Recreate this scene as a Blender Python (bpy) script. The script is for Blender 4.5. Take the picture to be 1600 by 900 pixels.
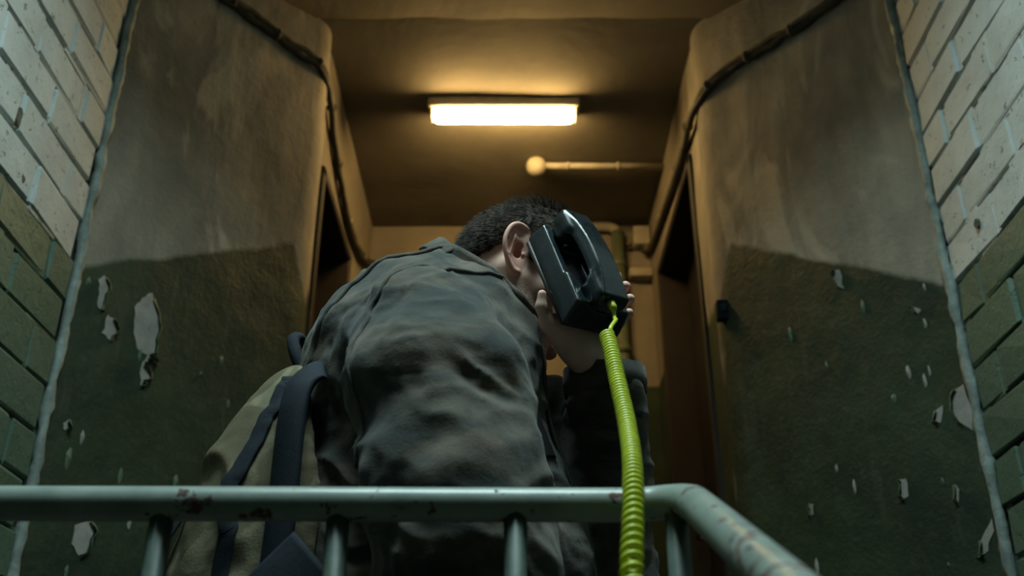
import bpy, bmesh, math, random
import numpy as np
from mathutils import Vector, Matrix, noise as mnoise

random.seed(7); rng = np.random.default_rng(7)
for o in list(bpy.data.objects): bpy.data.objects.remove(o)
scene = bpy.context.scene
COL = scene.collection
R = math.radians

# ------------------------------------------------------------------ camera, light, exposure
cam_d = bpy.data.cameras.new('camera'); cam = bpy.data.objects.new('camera', cam_d); COL.objects.link(cam)
cam.location = (0, 0, 0); cam.rotation_euler = (R(90 + 26.8), 0, 0)
cam_d.sensor_width = 36; cam_d.lens = 36.56; cam_d.clip_start = 0.02
cam_d.dof.use_dof = True; cam_d.dof.focus_distance = 1.44; cam_d.dof.aperture_fstop = 4.8
scene.camera = cam
world = bpy.data.worlds.new('world'); scene.world = world; world.use_nodes = True
world.node_tree.nodes['Background'].inputs[0].default_value = (0.55, 0.72, 0.75, 1)
world.node_tree.nodes['Background'].inputs[1].default_value = 0.25
# unseen roof light added over the stair as the source of cool light
SKY_X, SKY_Y, SKY_Z = 0.0, 0.72, 2.28
ld = bpy.data.lights.new('added_daylight', 'AREA'); ld.shape = 'RECTANGLE'; ld.size = 1.0; ld.size_y = 0.68
ld.energy = 98; ld.color = (0.76, 0.97, 0.98)
lo = bpy.data.objects.new('added_daylight', ld); COL.objects.link(lo); lo.location = (SKY_X, SKY_Y, SKY_Z + 0.36)
LAMP_STRENGTH = 92.0
vs = scene.view_settings
vs.view_transform = 'Standard'; vs.look = 'None'; vs.gamma = 1; vs.use_curve_mapping = False; vs.exposure = 0.0

# ------------------------------------------------------------------ helpers
def link(name, me, mat=None, parent=None, smooth=True):
    o = bpy.data.objects.new(name, me); COL.objects.link(o)
    if mat is not None and len(me.materials) == 0: me.materials.append(mat)
    if smooth:
        me.polygons.foreach_set('use_smooth', [True] * len(me.polygons))
    if parent is not None: o.parent = parent
    return o
def tag(o, label=None, cat=None, group=None, kind=None):
    if label: o['label'] = label
    if cat: o['category'] = cat
    if group: o['group'] = group
    if kind: o['kind'] = kind
    return o
def empty(name, loc=(0, 0, 0)):
    o = bpy.data.objects.new(name, None); COL.objects.link(o); o.location = loc; o.empty_display_size = 0.05
    return o
def wparent(o, p):
    o.parent = p; o.matrix_parent_inverse = Matrix.Translation(p.location).inverted()
    return o
def pyd(name, v, f):
    me = bpy.data.meshes.new(name)
    me.from_pydata([tuple(map(float, a)) for a in v], [], [tuple(map(int, a)) for a in f]); me.update()
    return me
def box_me(name, lo, hi, bevel=0.0, seg=1):
    bm = bmesh.new(); bmesh.ops.create_cube(bm, size=1)
    for v in bm.verts:
        v.co = Vector([lo[i] + (v.co[i] + .5) * (hi[i] - lo[i]) for i in range(3)])
    if bevel: bmesh.ops.bevel(bm, geom=bm.edges[:], offset=bevel, segments=seg, affect='EDGES', profile=.5)
    me = bpy.data.meshes.new(name); bm.to_mesh(me); bm.free(); return me
def catmull(pts, n=12):
    P = [np.array(p, float) for p in pts]; P = [2 * P[0] - P[1]] + P + [2 * P[-1] - P[-2]]
    out = []
    for i in range(1, len(P) - 2):
        a, b, c, d = P[i - 1:i + 3]
        for k in range(n):
            t = k / n
            out.append(.5 * (2 * b + (c - a) * t + (2 * a - 5 * b + 4 * c - d) * t * t + (3 * b - a - 3 * c + d) * t ** 3))
    out.append(P[-2]); return np.array(out)
def tube_me(name, pts, r, sides=10, sx=1.0, cap=True, up=(0, 0, 1), jit=0):
    """tube along pts; r a number or one radius per point; sx flattens one axis"""
    pts = np.array(pts, float); n = len(pts)
    rr = np.full(n, r, float) if np.isscalar(r) else np.array(r, float)
    tan = np.gradient(pts, axis=0); tan /= np.linalg.norm(tan, axis=1)[:, None] + 1e-12
    u = np.cross(tan[0], up)
    if np.linalg.norm(u) < 1e-4: u = np.cross(tan[0], (1, 0, 0))
    u /= np.linalg.norm(u); V = []; F = []
    for i in range(n):
        u = u - tan[i] * np.dot(u, tan[i]); u /= np.linalg.norm(u); w = np.cross(tan[i], u)
        for k in range(sides):
            a = 2 * math.pi * k / sides
            q = rr[i] * (1 + (jit * (random.random() - .5) if jit else 0))
            V.append(pts[i] + u * math.cos(a) * q * sx + w * math.sin(a) * q)
    for i in range(n - 1):
        for k in range(sides):
            k2 = (k + 1) % sides
            F.append((i * sides + k, i * sides + k2, (i + 1) * sides + k2, (i + 1) * sides + k))
    if cap:
        F.append(tuple(range(sides))[::-1]); F.append(tuple((n - 1) * sides + k for k in range(sides)))
    return pyd(name, V, F)
def ribbon_me(name, pts, nrm, width, thick):
    """flat strap of given width and thickness along pts, lying with normals nrm"""
    pts = np.array(pts, float); nrm = np.array(nrm, float); nrm /= np.linalg.norm(nrm, axis=1)[:, None]
    tan = np.gradient(pts, axis=0); tan /= np.linalg.norm(tan, axis=1)[:, None]
    side = np.cross(tan, nrm); side /= np.linalg.norm(side, axis=1)[:, None]
    V = []; F = []; n = len(pts); e = thick * .3
    prof = [(-.5, 0), (-.5, thick - e), (-.5 + .06, thick), (.5 - .06, thick), (.5, thick - e), (.5, 0)]; m = len(prof)
    for i in range(n):
        for a, b in prof: V.append(pts[i] + side[i] * a * width + nrm[i] * b)
    for i in range(n - 1):
        for k in range(m):
            k2 = (k + 1) % m; F.append((i * m + k, (i + 1) * m + k, (i + 1) * m + k2, i * m + k2))
    F.append(tuple(range(m))); F.append(tuple((n - 1) * m + k for k in range(m))[::-1])
    return pyd(name, V, F)

# ---- implicit surfaces (numpy) ----
def smin(a, b, k):
    h = np.clip(.5 + .5 * (b - a) / k, 0, 1); return b + (a - b) * h - k * h * (1 - h)
def smax(a, b, k): return -smin(-a, -b, k)
def ell(p, c, r, rot=None):
    x, y, z = p[0] - c[0], p[1] - c[1], p[2] - c[2]
    if rot is not None:                     # rotation about Y (radians), in the XZ plane
        cs, sn = math.cos(rot), math.sin(rot); x, z = x * cs + z * sn, -x * sn + z * cs
    k0 = np.sqrt((x / r[0]) ** 2 + (y / r[1]) ** 2 + (z / r[2]) ** 2) + 1e-9
    k1 = np.sqrt((x / r[0] ** 2) ** 2 + (y / r[1] ** 2) ** 2 + (z / r[2] ** 2) ** 2) + 1e-9
    return k0 * (k0 - 1) / k1
def cone(p, a, b, ra, rb, sy=1.0):
    """tapered capsule; sy stretches it in Y"""
    bx, by, bz = b[0] - a[0], (b[1] - a[1]) / sy, b[2] - a[2]
    x, y, z = p[0] - a[0], (p[1] - a[1]) / sy, p[2] - a[2]
    t = np.clip((x * bx + y * by + z * bz) / (bx * bx + by * by + bz * bz), 0, 1)
    return np.sqrt((x - t * bx) ** 2 + (y - t * by) ** 2 + (z - t * bz) ** 2) - (ra + (rb - ra) * t)
def chain(p, pts, rs, k, sy=1.0):
    d = None
    for i in range(len(pts) - 1):
        e = cone(p, pts[i], pts[i + 1], rs[i], rs[i + 1], sy); d = e if d is None else smin(d, e, k)
    return d
def rbox(p, c, h, r):
    q = [np.abs(p[i] - c[i]) - (h[i] - r) for i in range(3)]
    out = np.sqrt(sum(np.maximum(a, 0) ** 2 for a in q))
    return out + np.minimum(np.maximum(np.maximum(q[0], q[1]), q[2]), 0) - r
def grid(lo, hi, h):
    ax = [np.arange(lo[i], hi[i] + h, h, dtype=np.float32) for i in range(3)]
    return ax, np.meshgrid(*ax, indexing='ij', sparse=False)
def nets(F, ax):
    xs, ys, zs = ax; ins = F < 0
    c = [ins[i:F.shape[0] - 1 + i, j:F.shape[1] - 1 + j, k:F.shape[2] - 1 + k] for i in (0, 1) for j in (0, 1) for k in (0, 1)]
    cnt = sum(a.astype(np.int8) for a in c); act = (cnt > 0) & (cnt < 8)
    I = np.argwhere(act); idx = np.full(act.shape, -1, np.int64); idx[act] = np.arange(len(I))
    offs = [(i, j, k) for i in (0, 1) for j in (0, 1) for k in (0, 1)]
    val = np.stack([F[I[:, 0] + o[0], I[:, 1] + o[1], I[:, 2] + o[2]] for o in offs], 1)
    acc = np.zeros((len(I), 3)); num = np.zeros(len(I))
    for a in range(8):
        for b in range(a + 1, 8):
            d = [offs[b][q] - offs[a][q] for q in range(3)]
            if sum(map(abs, d)) != 1: continue
            va, vb = val[:, a], val[:, b]; m = (va < 0) != (vb < 0)
            t = np.where(m, va / np.where(m, va - vb, 1), 0)
            pos = np.array(offs[a])[None] + t[:, None] * np.array(d)[None]
            acc += pos * m[:, None]; num += m
    g = I + acc / num[:, None]
    V = np.stack([np.interp(g[:, q], np.arange(len(ax[q])), ax[q]) for q in range(3)], 1)
    faces = []
    for q in range(3):
        sl0 = [slice(None)] * 3; sl1 = [slice(None)] * 3; sl0[q] = slice(0, -1); sl1[q] = slice(1, None)
        a, b = ins[tuple(sl0)], ins[tuple(sl1)]
        E = np.argwhere(a != b); r1, r2 = (q + 1) % 3, (q + 2) % 3
        ok = (E[:, r1] > 0) & (E[:, r2] > 0) & (E[:, r1] < idx.shape[r1]) & (E[:, r2] < idx.shape[r2]); E = E[ok]
        fl = a[tuple(E.T)]
        def cell(d1, d2):
            G = E.copy(); G[:, r1] -= d1; G[:, r2] -= d2; return idx[tuple(G.T)]
        quad = np.stack([cell(1, 1), cell(0, 1), cell(0, 0), cell(1, 0)], 1)
        quad = np.where(fl[:, None], quad, quad[:, ::-1]); faces.append(quad)
    return V, np.concatenate(faces)
def fast_me(name, V, F):
    me = bpy.data.meshes.new(name); V = np.asarray(V, np.float32); F = np.asarray(F, np.int32); k = F.shape[1]
    me.vertices.add(len(V)); me.vertices.foreach_set('co', V.ravel())
    me.loops.add(F.size); me.loops.foreach_set('vertex_index', F.ravel())
    me.polygons.add(len(F)); me.polygons.foreach_set('loop_start', np.arange(0, F.size, k, dtype=np.int32))
    me.update(calc_edges=True); me.validate(); return me
def vnormals(V, F):
    n = np.zeros_like(V); fn = np.cross(V[F[:, 1]] - V[F[:, 0]], V[F[:, 2]] - V[F[:, 0]])
    for k in range(F.shape[1]): np.add.at(n, F[:, k], fn)
    return n / (np.linalg.norm(n, axis=1)[:, None] + 1e-12)
def relax(V, F, it=2, lam=.5):
    e = np.concatenate([F[:, [k, (k + 1) % F.shape[1]]] for k in range(F.shape[1])])
    e = np.concatenate([e, e[:, ::-1]])
    cnt = np.bincount(e[:, 0], minlength=len(V))[:, None]
    for _ in range(it):
        s = np.stack([np.bincount(e[:, 0], V[e[:, 1], q], len(V)) for q in range(3)], 1)
        V = V + lam * (s / np.maximum(cnt, 1) - V)
    return V
_perm = rng.random((64, 64, 64)).astype(np.float32)
def vnoise(p):
    """value noise, p (N,3) in cells, 0..1"""
    p = np.asarray(p); i = np.floor(p).astype(int); f = p - i; f = f * f * (3 - 2 * f); o = 0
    for dx in (0, 1):
        for dy in (0, 1):
            for dz in (0, 1):
                w = (f[:, 0] if dx else 1 - f[:, 0]) * (f[:, 1] if dy else 1 - f[:, 1]) * (f[:, 2] if dz else 1 - f[:, 2])
                o = o + w * _perm[(i[:, 0] + dx) & 63, (i[:, 1] + dy) & 63, (i[:, 2] + dz) & 63]
    return o
def fbm(p, oct=3):
    p = np.asarray(p); s = 0; a = .5
    for k in range(oct): s = s + a * (vnoise(p * 2 ** k + 17 * k) - .5); a *= .5
    return s
def ridge(p): return 1 - np.abs(2 * vnoise(p) - 1)

# ------------------------------------------------------------------ materials
class M:
    def __init__(s, name, rough=.6, spec=.5, metal=0.0):
        s.m = bpy.data.materials.new(name); s.m.use_nodes = True; s.t = s.m.node_tree; s.n = s.t.nodes
        s.b = s.n['Principled BSDF']; s.b.inputs['Roughness'].default_value = rough
        s.b.inputs['Specular IOR Level'].default_value = spec; s.b.inputs['Metallic'].default_value = metal
        s.geo = s.n.new('ShaderNodeNewGeometry'); s.pos = s.geo.outputs['Position']
    def link(s, a, b): s.t.links.new(a, b)
    def val(s, sock, v):
        if hasattr(v, 'is_output'): s.link(v, sock)
        else: sock.default_value = v
    def noise(s, scale, detail=4, rough=.6, vec=None, dist=0.0, out='Fac'):
        n = s.n.new('ShaderNodeTexNoise'); n.inputs['Scale'].default_value = scale; n.inputs['Detail'].default_value = detail
        n.inputs['Roughness'].default_value = rough; n.inputs['Distortion'].default_value = dist
        s.link(vec or s.pos, n.inputs['Vector']); return n.outputs[out]
    def scalev(s, v, sc=(1, 1, 1), rot=(0, 0, 0)):
        n = s.n.new('ShaderNodeMapping'); n.inputs['Scale'].default_value = sc; n.inputs['Rotation'].default_value = rot
        s.link(v or s.pos, n.inputs['Vector']); return n.outputs[0]
    def ramp(s, fac, stops):
        n = s.n.new('ShaderNodeValToRGB'); e = n.color_ramp.elements
        while len(e) < len(stops): e.new(.5)
        for k, (p, c) in enumerate(stops):
            e[k].position = p; e[k].color = (c, c, c, 1) if np.isscalar(c) else (*c, 1)
        s.link(fac, n.inputs[0]); return n.outputs[0]
    def mix(s, f, a, b, mode='MIX'):
        n = s.n.new('ShaderNodeMix'); n.data_type = 'RGBA'; n.blend_type = mode
        for sock, v in ((n.inputs[0], f), (n.inputs[6], a), (n.inputs[7], b)):
            if hasattr(v, 'is_output'): s.link(v, sock)
            elif np.isscalar(v): sock.default_value = v
            else: sock.default_value = (*v, 1)
        return n.outputs[2]
    def math(s, op, a, b=0.0, c=None, clamp=False):
        n = s.n.new('ShaderNodeMath'); n.operation = op; n.use_clamp = clamp
        s.val(n.inputs[0], a); s.val(n.inputs[1], b)
        if c is not None: s.val(n.inputs[2], c)
        return n.outputs[0]
    def xyz(s, v=None):
        n = s.n.new('ShaderNodeSeparateXYZ'); s.link(v or s.pos, n.inputs[0]); return n.outputs
    def color(s, c):
        if hasattr(c, 'is_output'): s.link(c, s.b.inputs['Base Color'])
        else: s.b.inputs['Base Color'].default_value = (*c, 1)
        return s
    def bump(s, h, strength=.3, dist=.004):
        n = s.n.new('ShaderNodeBump'); n.inputs['Strength'].default_value = strength; n.inputs['Distance'].default_value = dist
        s.link(h, n.inputs['Height']); s.link(n.outputs[0], s.b.inputs['Normal']); return s
    def rough(s, v): s.val(s.b.inputs['Roughness'], v); return s

GREEN = (0.031, 0.046, 0.022); GREEN2 = (0.014, 0.023, 0.013)
def paint_green(m):
    n1 = m.noise(5, 5, .65); n2 = m.noise(40, 4)
    g = m.mix(m.ramp(n1, [(.35, 0), (.65, 1)]), GREEN, GREEN2)
    return m.mix(m.ramp(n2, [(.55, 0), (.8, .35)]), g, (0.10, 0.115, 0.08))

def mat_plaster():
    """beige lime plaster over an oil-painted olive dado whose edge follows the stair"""
    m = M('plaster_painted', .75, .3)
    x, y, z = m.xyz(); ax = m.math('ABSOLUTE', x)
    wob = m.math('MULTIPLY', m.math('SUBTRACT', m.noise(9, 3), .5), .03)
    # height of dado edge: differs a little left / right
    left = m.math('LESS_THAN', x, 0.0)
    zo = m.math('MULTIPLY_ADD', left, .048, 1.077)
    sl = m.math('MULTIPLY_ADD', left, -.124, 1.049)
    zl = m.math('ADD', zo, m.math('MULTIPLY', m.math('SUBTRACT', 1.003, ax), sl))
    d = m.math('SUBTRACT', m.math('ADD', zl, wob), z)
    lo_ = m.ramp(m.math('MULTIPLY_ADD', d, 60., .5, clamp=True), [(0, 0), (1, 1)])
    # inner edge of the green paint
    inn = m.math('ADD', .592, m.math('MULTIPLY', m.math('MAXIMUM', m.math('SUBTRACT', z, 1.30), 0.0), .22))
    e = m.ramp(m.math('MULTIPLY_ADD', m.math('SUBTRACT', m.math('ADD', ax, m.math('MULTIPLY', wob, .5)), inn), 120., .5, clamp=True), [(0, 0), (1, 1)])
    mask = m.math('MULTIPLY', lo_, e)
    streak = m.noise(7, 4, .6, vec=m.scalev(None, (1, 1, .22)), dist=.6)
    blot = m.noise(2.6, 5, .6)
    base = m.mix(m.ramp(streak, [(.38, 0), (.62, 1)]), (0.235, 0.208, 0.168), (0.36, 0.315, 0.245))
    base = m.mix(m.ramp(blot, [(.42, 0), (.66, .75)]), base, (0.15, 0.135, 0.11))
    smear = m.noise(3.6, 4, .55, vec=m.scalev(None, (1.2, 1.2, .45)), dist=.9)
    base = m.mix(m.ramp(smear, [(.56, 0), (.62, .8)]), base, (0.46, 0.395, 0.30))
    speck = m.noise(60, 3)
    base = m.mix(m.ramp(speck, [(.66, 0), (.72, .5)]), base, (0.13, 0.115, 0.09))
    grn = paint_green(m)
    drip = m.noise(22, 3, .6, vec=m.scalev(None, (1, 1, .12)))
    grn = m.mix(m.ramp(drip, [(.58, 0), (.68, .75)]), grn, (0.045, 0.05, 0.03))
    m.color(m.mix(mask, base, grn))
    m.rough(m.math('MULTIPLY_ADD', mask, -.22, .85))
    h = m.math('ADD', m.noise(14, 5, .6), m.math('MULTIPLY', m.noise(90, 3), .25))
    m.bump(m.math('ADD', h, m.math('MULTIPLY', streak, 1.0)), .4, .012)
    return m.m
def mat_brickpaint(split):
    m = M('painted_brick', .7, .35)
    x, y, z = m.xyz()
    wob = m.math('MULTIPLY', m.math('SUBTRACT', m.noise(14, 4), .5), .025)
    mask = m.math('MULTIPLY_ADD', m.math('SUBTRACT', m.math('ADD', split, wob), z), 90., .5, clamp=True)
    oi = m.n.new('ShaderNodeObjectInfo')
    w = m.mix(m.ramp(m.noise(6, 5), [(.3, 0), (.7, 1)]), (0.38, 0.435, 0.44), (0.54, 0.585, 0.58))
    w = m.mix(m.math('MULTIPLY', oi.outputs['Random'], .35), w, (0.42, 0.41, 0.38))
    spots = m.noise(48, 4, .65)
    w = m.mix(m.ramp(spots, [(.61, 0), (.67, .8)]), w, (0.17, 0.17, 0.145))
    g = paint_green(m)
    g = m.mix(m.math('MULTIPLY', oi.outputs['Random'], .3), g, (0.10, 0.16, 0.115))
    g = m.mix(.5, g, (0.105, 0.185, 0.14))
    m.color(m.mix(mask, w, g))
    h = m.math('ADD', m.noise(30, 5, .65), m.math('MULTIPLY', m.ramp(spots, [(.6, 0), (.7, 1)]), -.6))
    m.bump(h, .5, .007); m.rough(m.math('MULTIPLY_ADD', mask, -.15, .72))
    return m.m
def mat_flat(name, c, rough=.7, spec=.3, var=.25, scale=12, bump=.15, bscale=60, bd=.003, metal=0):
    m = M(name, rough, spec, metal)
    c2 = tuple(a * (1 - var) for a in c)
    m.color(m.mix(m.ramp(m.noise(scale, 4), [(.35, 0), (.65, 1)]), c, c2))
    if bump: m.bump(m.noise(bscale, 4), bump, bd)
    return m.m
def mat_corridor():
    m = M('corridor_plaster', .85, .25); x, y, z = m.xyz()
    mask = m.math('MULTIPLY_ADD', m.math('SUBTRACT', 1.555, z), 80., .5, clamp=True)
    b = m.mix(m.ramp(m.noise(3.5, 5), [(.35, 0), (.65, 1)]), (0.235, 0.20, 0.15), (0.17, 0.145, 0.105))
    m.color(m.mix(mask, b, paint_green(m))); m.bump(m.noise(16, 5), .3, .01); return m.m
def mat_ceiling():
    m = M('ceiling_limewash', .9, .2)
    b = m.mix(m.ramp(m.noise(3, 5), [(.35, 0), (.7, 1)]), (0.175, 0.15, 0.11), (0.125, 0.108, 0.08))
    m.color(b); m.bump(m.noise(22, 5), .25, .008); return m.m
def mat_jacket():
    m = M('waxed_canvas', .92, .18)
    n1 = m.noise(9, 5, .62, vec=m.scalev(None, (1, 1, 1.9), (0, .5, 0)), dist=.5); n2 = m.noise(34, 4)
    c = m.mix(m.ramp(n1, [(.40, 0), (.64, 1)]), (0.037, 0.041, 0.038), (0.132, 0.104, 0.080))
    c = m.mix(m.ramp(n2, [(.45, 0), (.75, .45)]), c, (0.027, 0.031, 0.031))
    m.color(c)
    h = m.math('ADD', m.math('MULTIPLY', m.noise(55, 4), .8), m.math('MULTIPLY', m.noise(420, 2), .25))
    m.bump(h, .35, .004)
    m.b.inputs['Sheen Weight'].default_value = .12; m.b.inputs['Sheen Roughness'].default_value = .6
    return m.m
def mat_skin():
    m = M('skin', .55, .35)
    a = m.n.new('ShaderNodeAttribute'); a.attribute_name = 'tint'
    sep = m.n.new('ShaderNodeSeparateColor'); m.link(a.outputs['Color'], sep.inputs[0])
    base = m.mix(m.ramp(m.noise(35, 4), [(.35, 0), (.7, 1)]), (0.72, 0.46, 0.37), (0.64, 0.38, 0.30))
    base = m.mix(sep.outputs[0], base, (0.70, 0.34, 0.28))                    # ears, finger tips
    st = m.ramp(m.noise(600, 2), [(.48, 0), (.6, 1)])
    st2 = m.math('MULTIPLY', sep.outputs[1], m.math('MULTIPLY_ADD', st, .75, .22))
    base = m.mix(st2, base, (0.10, 0.075, 0.06))                               # stubble
    m.color(base); m.bump(m.noise(260, 3), .12, .001)
    m.b.inputs['Subsurface Weight'].default_value = .12; m.b.inputs['Subsurface Radius'].default_value = (.9, .35, .2)
    m.b.inputs['Subsurface Scale'].default_value = .006
    return m.m
def mat_pack():
    m = M('khaki_canvas', .9, .2)
    n = m.noise(13, 3, .5, dist=.8)
    c = m.mix(m.ramp(n, [(.45, 0), (.5, 1)]), (0.20, 0.175, 0.115), (0.125, 0.105, 0.065))
    c = m.mix(m.ramp(m.noise(8, 3, vec=m.scalev(None, (1.3, 1, .9))), [(.57, 0), (.61, .8)]), c, (0.28, 0.25, 0.17))
    m.color(c); m.bump(m.noise(350, 2), .2, .002); return m.m
def mat_railpaint():
    m = M('chipped_rail_paint', .36, .45)
    n = m.noise(38, 5, .6); chip = m.ramp(n, [(.59, 0), (.615, 1)])
    b = m.mix(m.ramp(m.noise(20, 4), [(.3, 0), (.7, 1)]), (0.27, 0.31, 0.28), (0.17, 0.205, 0.185))
    rust = m.mix(m.ramp(m.noise(90, 3), [(.4, 0), (.6, 1)]), (0.13, 0.05, 0.03), (0.04, 0.03, 0.03))
    m.color(m.mix(chip, b, rust)); m.rough(m.math('MULTIPLY_ADD', chip, .45, .36))
    m.bump(m.math('SUBTRACT', m.noise(25, 4), m.math('MULTIPLY', chip, .5)), .3, .002); return m.m
def mat_emit(name, c, s):
    m = M(name); m.b.inputs['Base Color'].default_value = (.9, .85, .7, 1)
    m.b.inputs['Emission Color'].default_value = (*c, 1); m.b.inputs['Emission Strength'].default_value = s; return m.m
def mat_phone():
    m = M('black_phone_plastic', .3, .55)
    sm = m.ramp(m.noise(26, 5, .65), [(.35, .22), (.7, .42)])
    m.color(m.mix(m.ramp(m.noise(45, 4), [(.5, 0), (.75, 1)]), (0.006, 0.010, 0.013), (0.014, 0.022, 0.028))); m.rough(sm)
    m.bump(m.noise(500, 2), .05, .0006); return m.m
def mat_hair():
    m = M('brown_hair', .65, .12)
    m.color(m.mix(m.ramp(m.noise(110, 3, vec=m.scalev(None, (1, 1, .5))), [(.4, 0), (.65, 1)]), (0.020, 0.015, 0.012), (0.115, 0.084, 0.064)))
    return m.m

MT = dict(plaster=mat_plaster(), brickL=mat_brickpaint(1.128), brickR=mat_brickpaint(1.07), corridor=mat_corridor(), ceiling=mat_ceiling(),
          jacket=mat_jacket(), skin=mat_skin(), pack=mat_pack(), rail=mat_railpaint(), phone=mat_phone(), hair=mat_hair(),
          bead=mat_flat('corner_bead_paint', (0.27, 0.32, 0.30), .6, .4, .45, 25, .4, 70, .006),
          bare=mat_flat('bare_plaster', (0.36, 0.325, 0.29), .9, .2, .25, 30, .3, 80, .003),
          flake=mat_flat('lifted_green_paint', (0.10, 0.15, 0.09), .6, .4, .3, 40, .2, 90, .002),
          hole=mat_flat('broken_brick', (0.16, 0.14, 0.115), .95, .1, .5, 40, .6, 90, .006),
          cable=mat_flat('painted_cable', (0.15, 0.125, 0.08), .7, .3, .4, 30, .3, 60, .003),
          cable2=mat_flat('dark_cable', (0.05, 0.045, 0.035), .7, .3, .4, 30, .3, 60, .003),
          door=mat_flat('dark_stained_door', (0.008, 0.005, 0.0035), .6, .4, .4, 14, .2, 40, .003),
          jamb=mat_flat('door_frame_brown', (0.018, 0.011, 0.006), .6, .4, .35, 14, .2, 50, .003),
          conduit=mat_flat('limewashed_conduit', (0.36, 0.315, 0.235), .7, .3, .2, 30, .2, 60, .002),
          pipe=mat_flat('green_painted_pipe', (0.11, 0.13, 0.07), .6, .4, .3, 30, .2, 60, .002),
          post=mat_flat('dark_green_post', (0.075, 0.105, 0.088), .55, .35, .35, 30, .2, 60, .002),  # front balusters, coloured darker than the handrail
          joint=mat_flat('shaded_raked_joint', (0.055, 0.055, 0.045), .95, .1, .5, 30, .5, 80, .006),  # near-black backing colour stands in for the shade deep in the joints
          shaft=mat_flat('grey_concrete', (0.16, 0.16, 0.15), .9, .2, .2, 8, .2, 50, .004),
          housing=mat_flat('lamp_housing_metal', (0.42, 0.38, 0.30), .5, .5, .2, 20, .1, 60, .001),
          floor=mat_flat('worn_concrete', (0.14, 0.135, 0.12), .85, .3, .4, 6, .4, 60, .006),
          navy=mat_flat('navy_webbing', (0.012, 0.018, 0.028), .8, .25, .4, 60, .4, 500, .001),
          black=mat_flat('black_cotton', (0.012, 0.013, 0.015), .95, .15, .4, 60, .3, 300, .001),
          trouser=mat_flat('dark_denim', (0.02, 0.024, 0.032), .95, .15, .4, 40, .3, 300, .001),
          shoe=mat_flat('dark_leather', (0.025, 0.02, 0.016), .5, .4, .4, 40, .2, 120, .001),
          zip=mat_flat('dull_zip_metal', (0.09, 0.09, 0.085), .45, .5, .3, 300, .2, 400, .001, .6),
          cord=mat_flat('lime_cord_plastic', (0.50, 0.56, 0.03), .38, .5, .12, 60, 0),
          chrome=mat_flat('hook_metal', (0.55, 0.55, 0.52), .25, .6, .1, 60, 0, metal=1.0),
          sash=mat_flat('added_rooflight_frame', (0.35, 0.36, 0.34), .6, .4, .2, 20, .1, 60, .001),
          lamp=mat_emit('lit_diffuser', (1.0, 0.66, 0.25), LAMP_STRENGTH))
g = M('added_rooflight_glass', .1); g.n.remove(g.b); tr = g.n.new('ShaderNodeBsdfTransparent'); tr.inputs[0].default_value = (.93, .97, .96, 1)
gl = g.n.new('ShaderNodeBsdfGlossy'); gl.inputs['Roughness'].default_value = .05; mx = g.n.new('ShaderNodeMixShader'); mx.inputs[0].default_value = .06
g.link(tr.outputs[0], mx.inputs[1]); g.link(gl.outputs[0], mx.inputs[2]); g.link(mx.outputs[0], g.n['Material Output'].inputs[0]); MT['glass'] = g.m

# ------------------------------------------------------------------ structure
HC, YE = 2.31, 3.97                 # corridor ceiling height and end wall, relative to the lens
XL, XR = -0.615, 0.600              # corridor side walls
CX, CY = 1.003, 2.120                # corner between brick and plaster (|x|, y)
IX, IY = 0.585, 2.680               # inner edge of the splayed plaster wall
FLOOR, LOWER, TOP = -0.68, -1.64, 2.28
def struct(name, me, mat, smooth=False):
    return tag(link(name, me, mat, smooth=smooth), kind='structure')

def splay(side):
    """splayed plaster wall with a rounded inner arris, lumpy trowelled face"""
    xs = abs(XL) if side < 0 else XR
    L = math.hypot(IX - CX, IY - CY); d = ((IX - CX) / L, (IY - CY) / L)
    prof = []
    for i in range(41): prof.append((CX + d[0] * (L - .05) * i / 40, CY + d[1] * (L - .05) * i / 40))
    a = prof[-1]; e = (xs, IY + .09); c = (IX - .004, IY + .012)
    for i in range(1, 11):
        t = i / 10; prof.append(((1 - t) ** 2 * a[0] + 2 * t * (1 - t) * c[0] + t * t * e[0], (1 - t) ** 2 * a[1] + 2 * t * (1 - t) * c[1] + t * t * e[1]))
    prof.append((xs, 2.82 if side < 0 else 2.90))
    zs = np.linspace(LOWER, TOP + .1, 200); n = len(prof)
    V = np.array([(side * x, y, z) for z in zs for x, y in prof])
    nrm = np.array([(-side * .6, -.78, 0.)])
    lump = fbm(V * np.array([3.2, 3.2, 2.4]) + 5 * side, 4) * .022 + fbm(V * 14 + 3, 2) * .004
    V = V + nrm * lump[:, None]
    F = []
    for j in range(len(zs) - 1):
        for i in range(n - 1):
            q = (j * n + i, j * n + i + 1, (j + 1) * n + i + 1, (j + 1) * n + i); F.append(q if side < 0 else q[::-1])
    # close the back so the wall has body
    k = len(V); back = [(side * (CX + .12), CY + .02), (side * (CX + .12), IY + .3), (side * (xs + .14), 2.82 if side < 0 else 2.90)]
    V = np.concatenate([V, np.array([(x, y, z) for z in (zs[0], zs[-1]) for x, y in back])])
    F += [(k, k + 1, k + 4, k + 3), (k + 1, k + 2, k + 5, k + 4)]
    o = struct('wall_front_left' if side < 0 else 'wall_front_right', pyd('splayed_wall', V, F), MT['plaster'], True)
    return o
wallFL, wallFR = splay(-1), splay(1)
def wall_pt(side, s, z, out=0.0):
    L = math.hypot(IX - CX, IY - CY); d = ((IX - CX) / L, (IY - CY) / L); nx, ny = d[1], -d[0]
    x, y = CX + d[0] * s, CY + d[1] * s; nx, ny = -abs(d[1]), -abs(d[0])
    p = np.array([[side * x, y, z]])
    lump = float((fbm(p * np.array([3.2, 3.2, 2.4]) + 5 * side, 4) * .022 + fbm(p * 14 + 3, 2) * .004)[0])
    return np.array([side * (x + nx * out) - side * .6 * lump, y + ny * out - .78 * lump, z])

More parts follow.
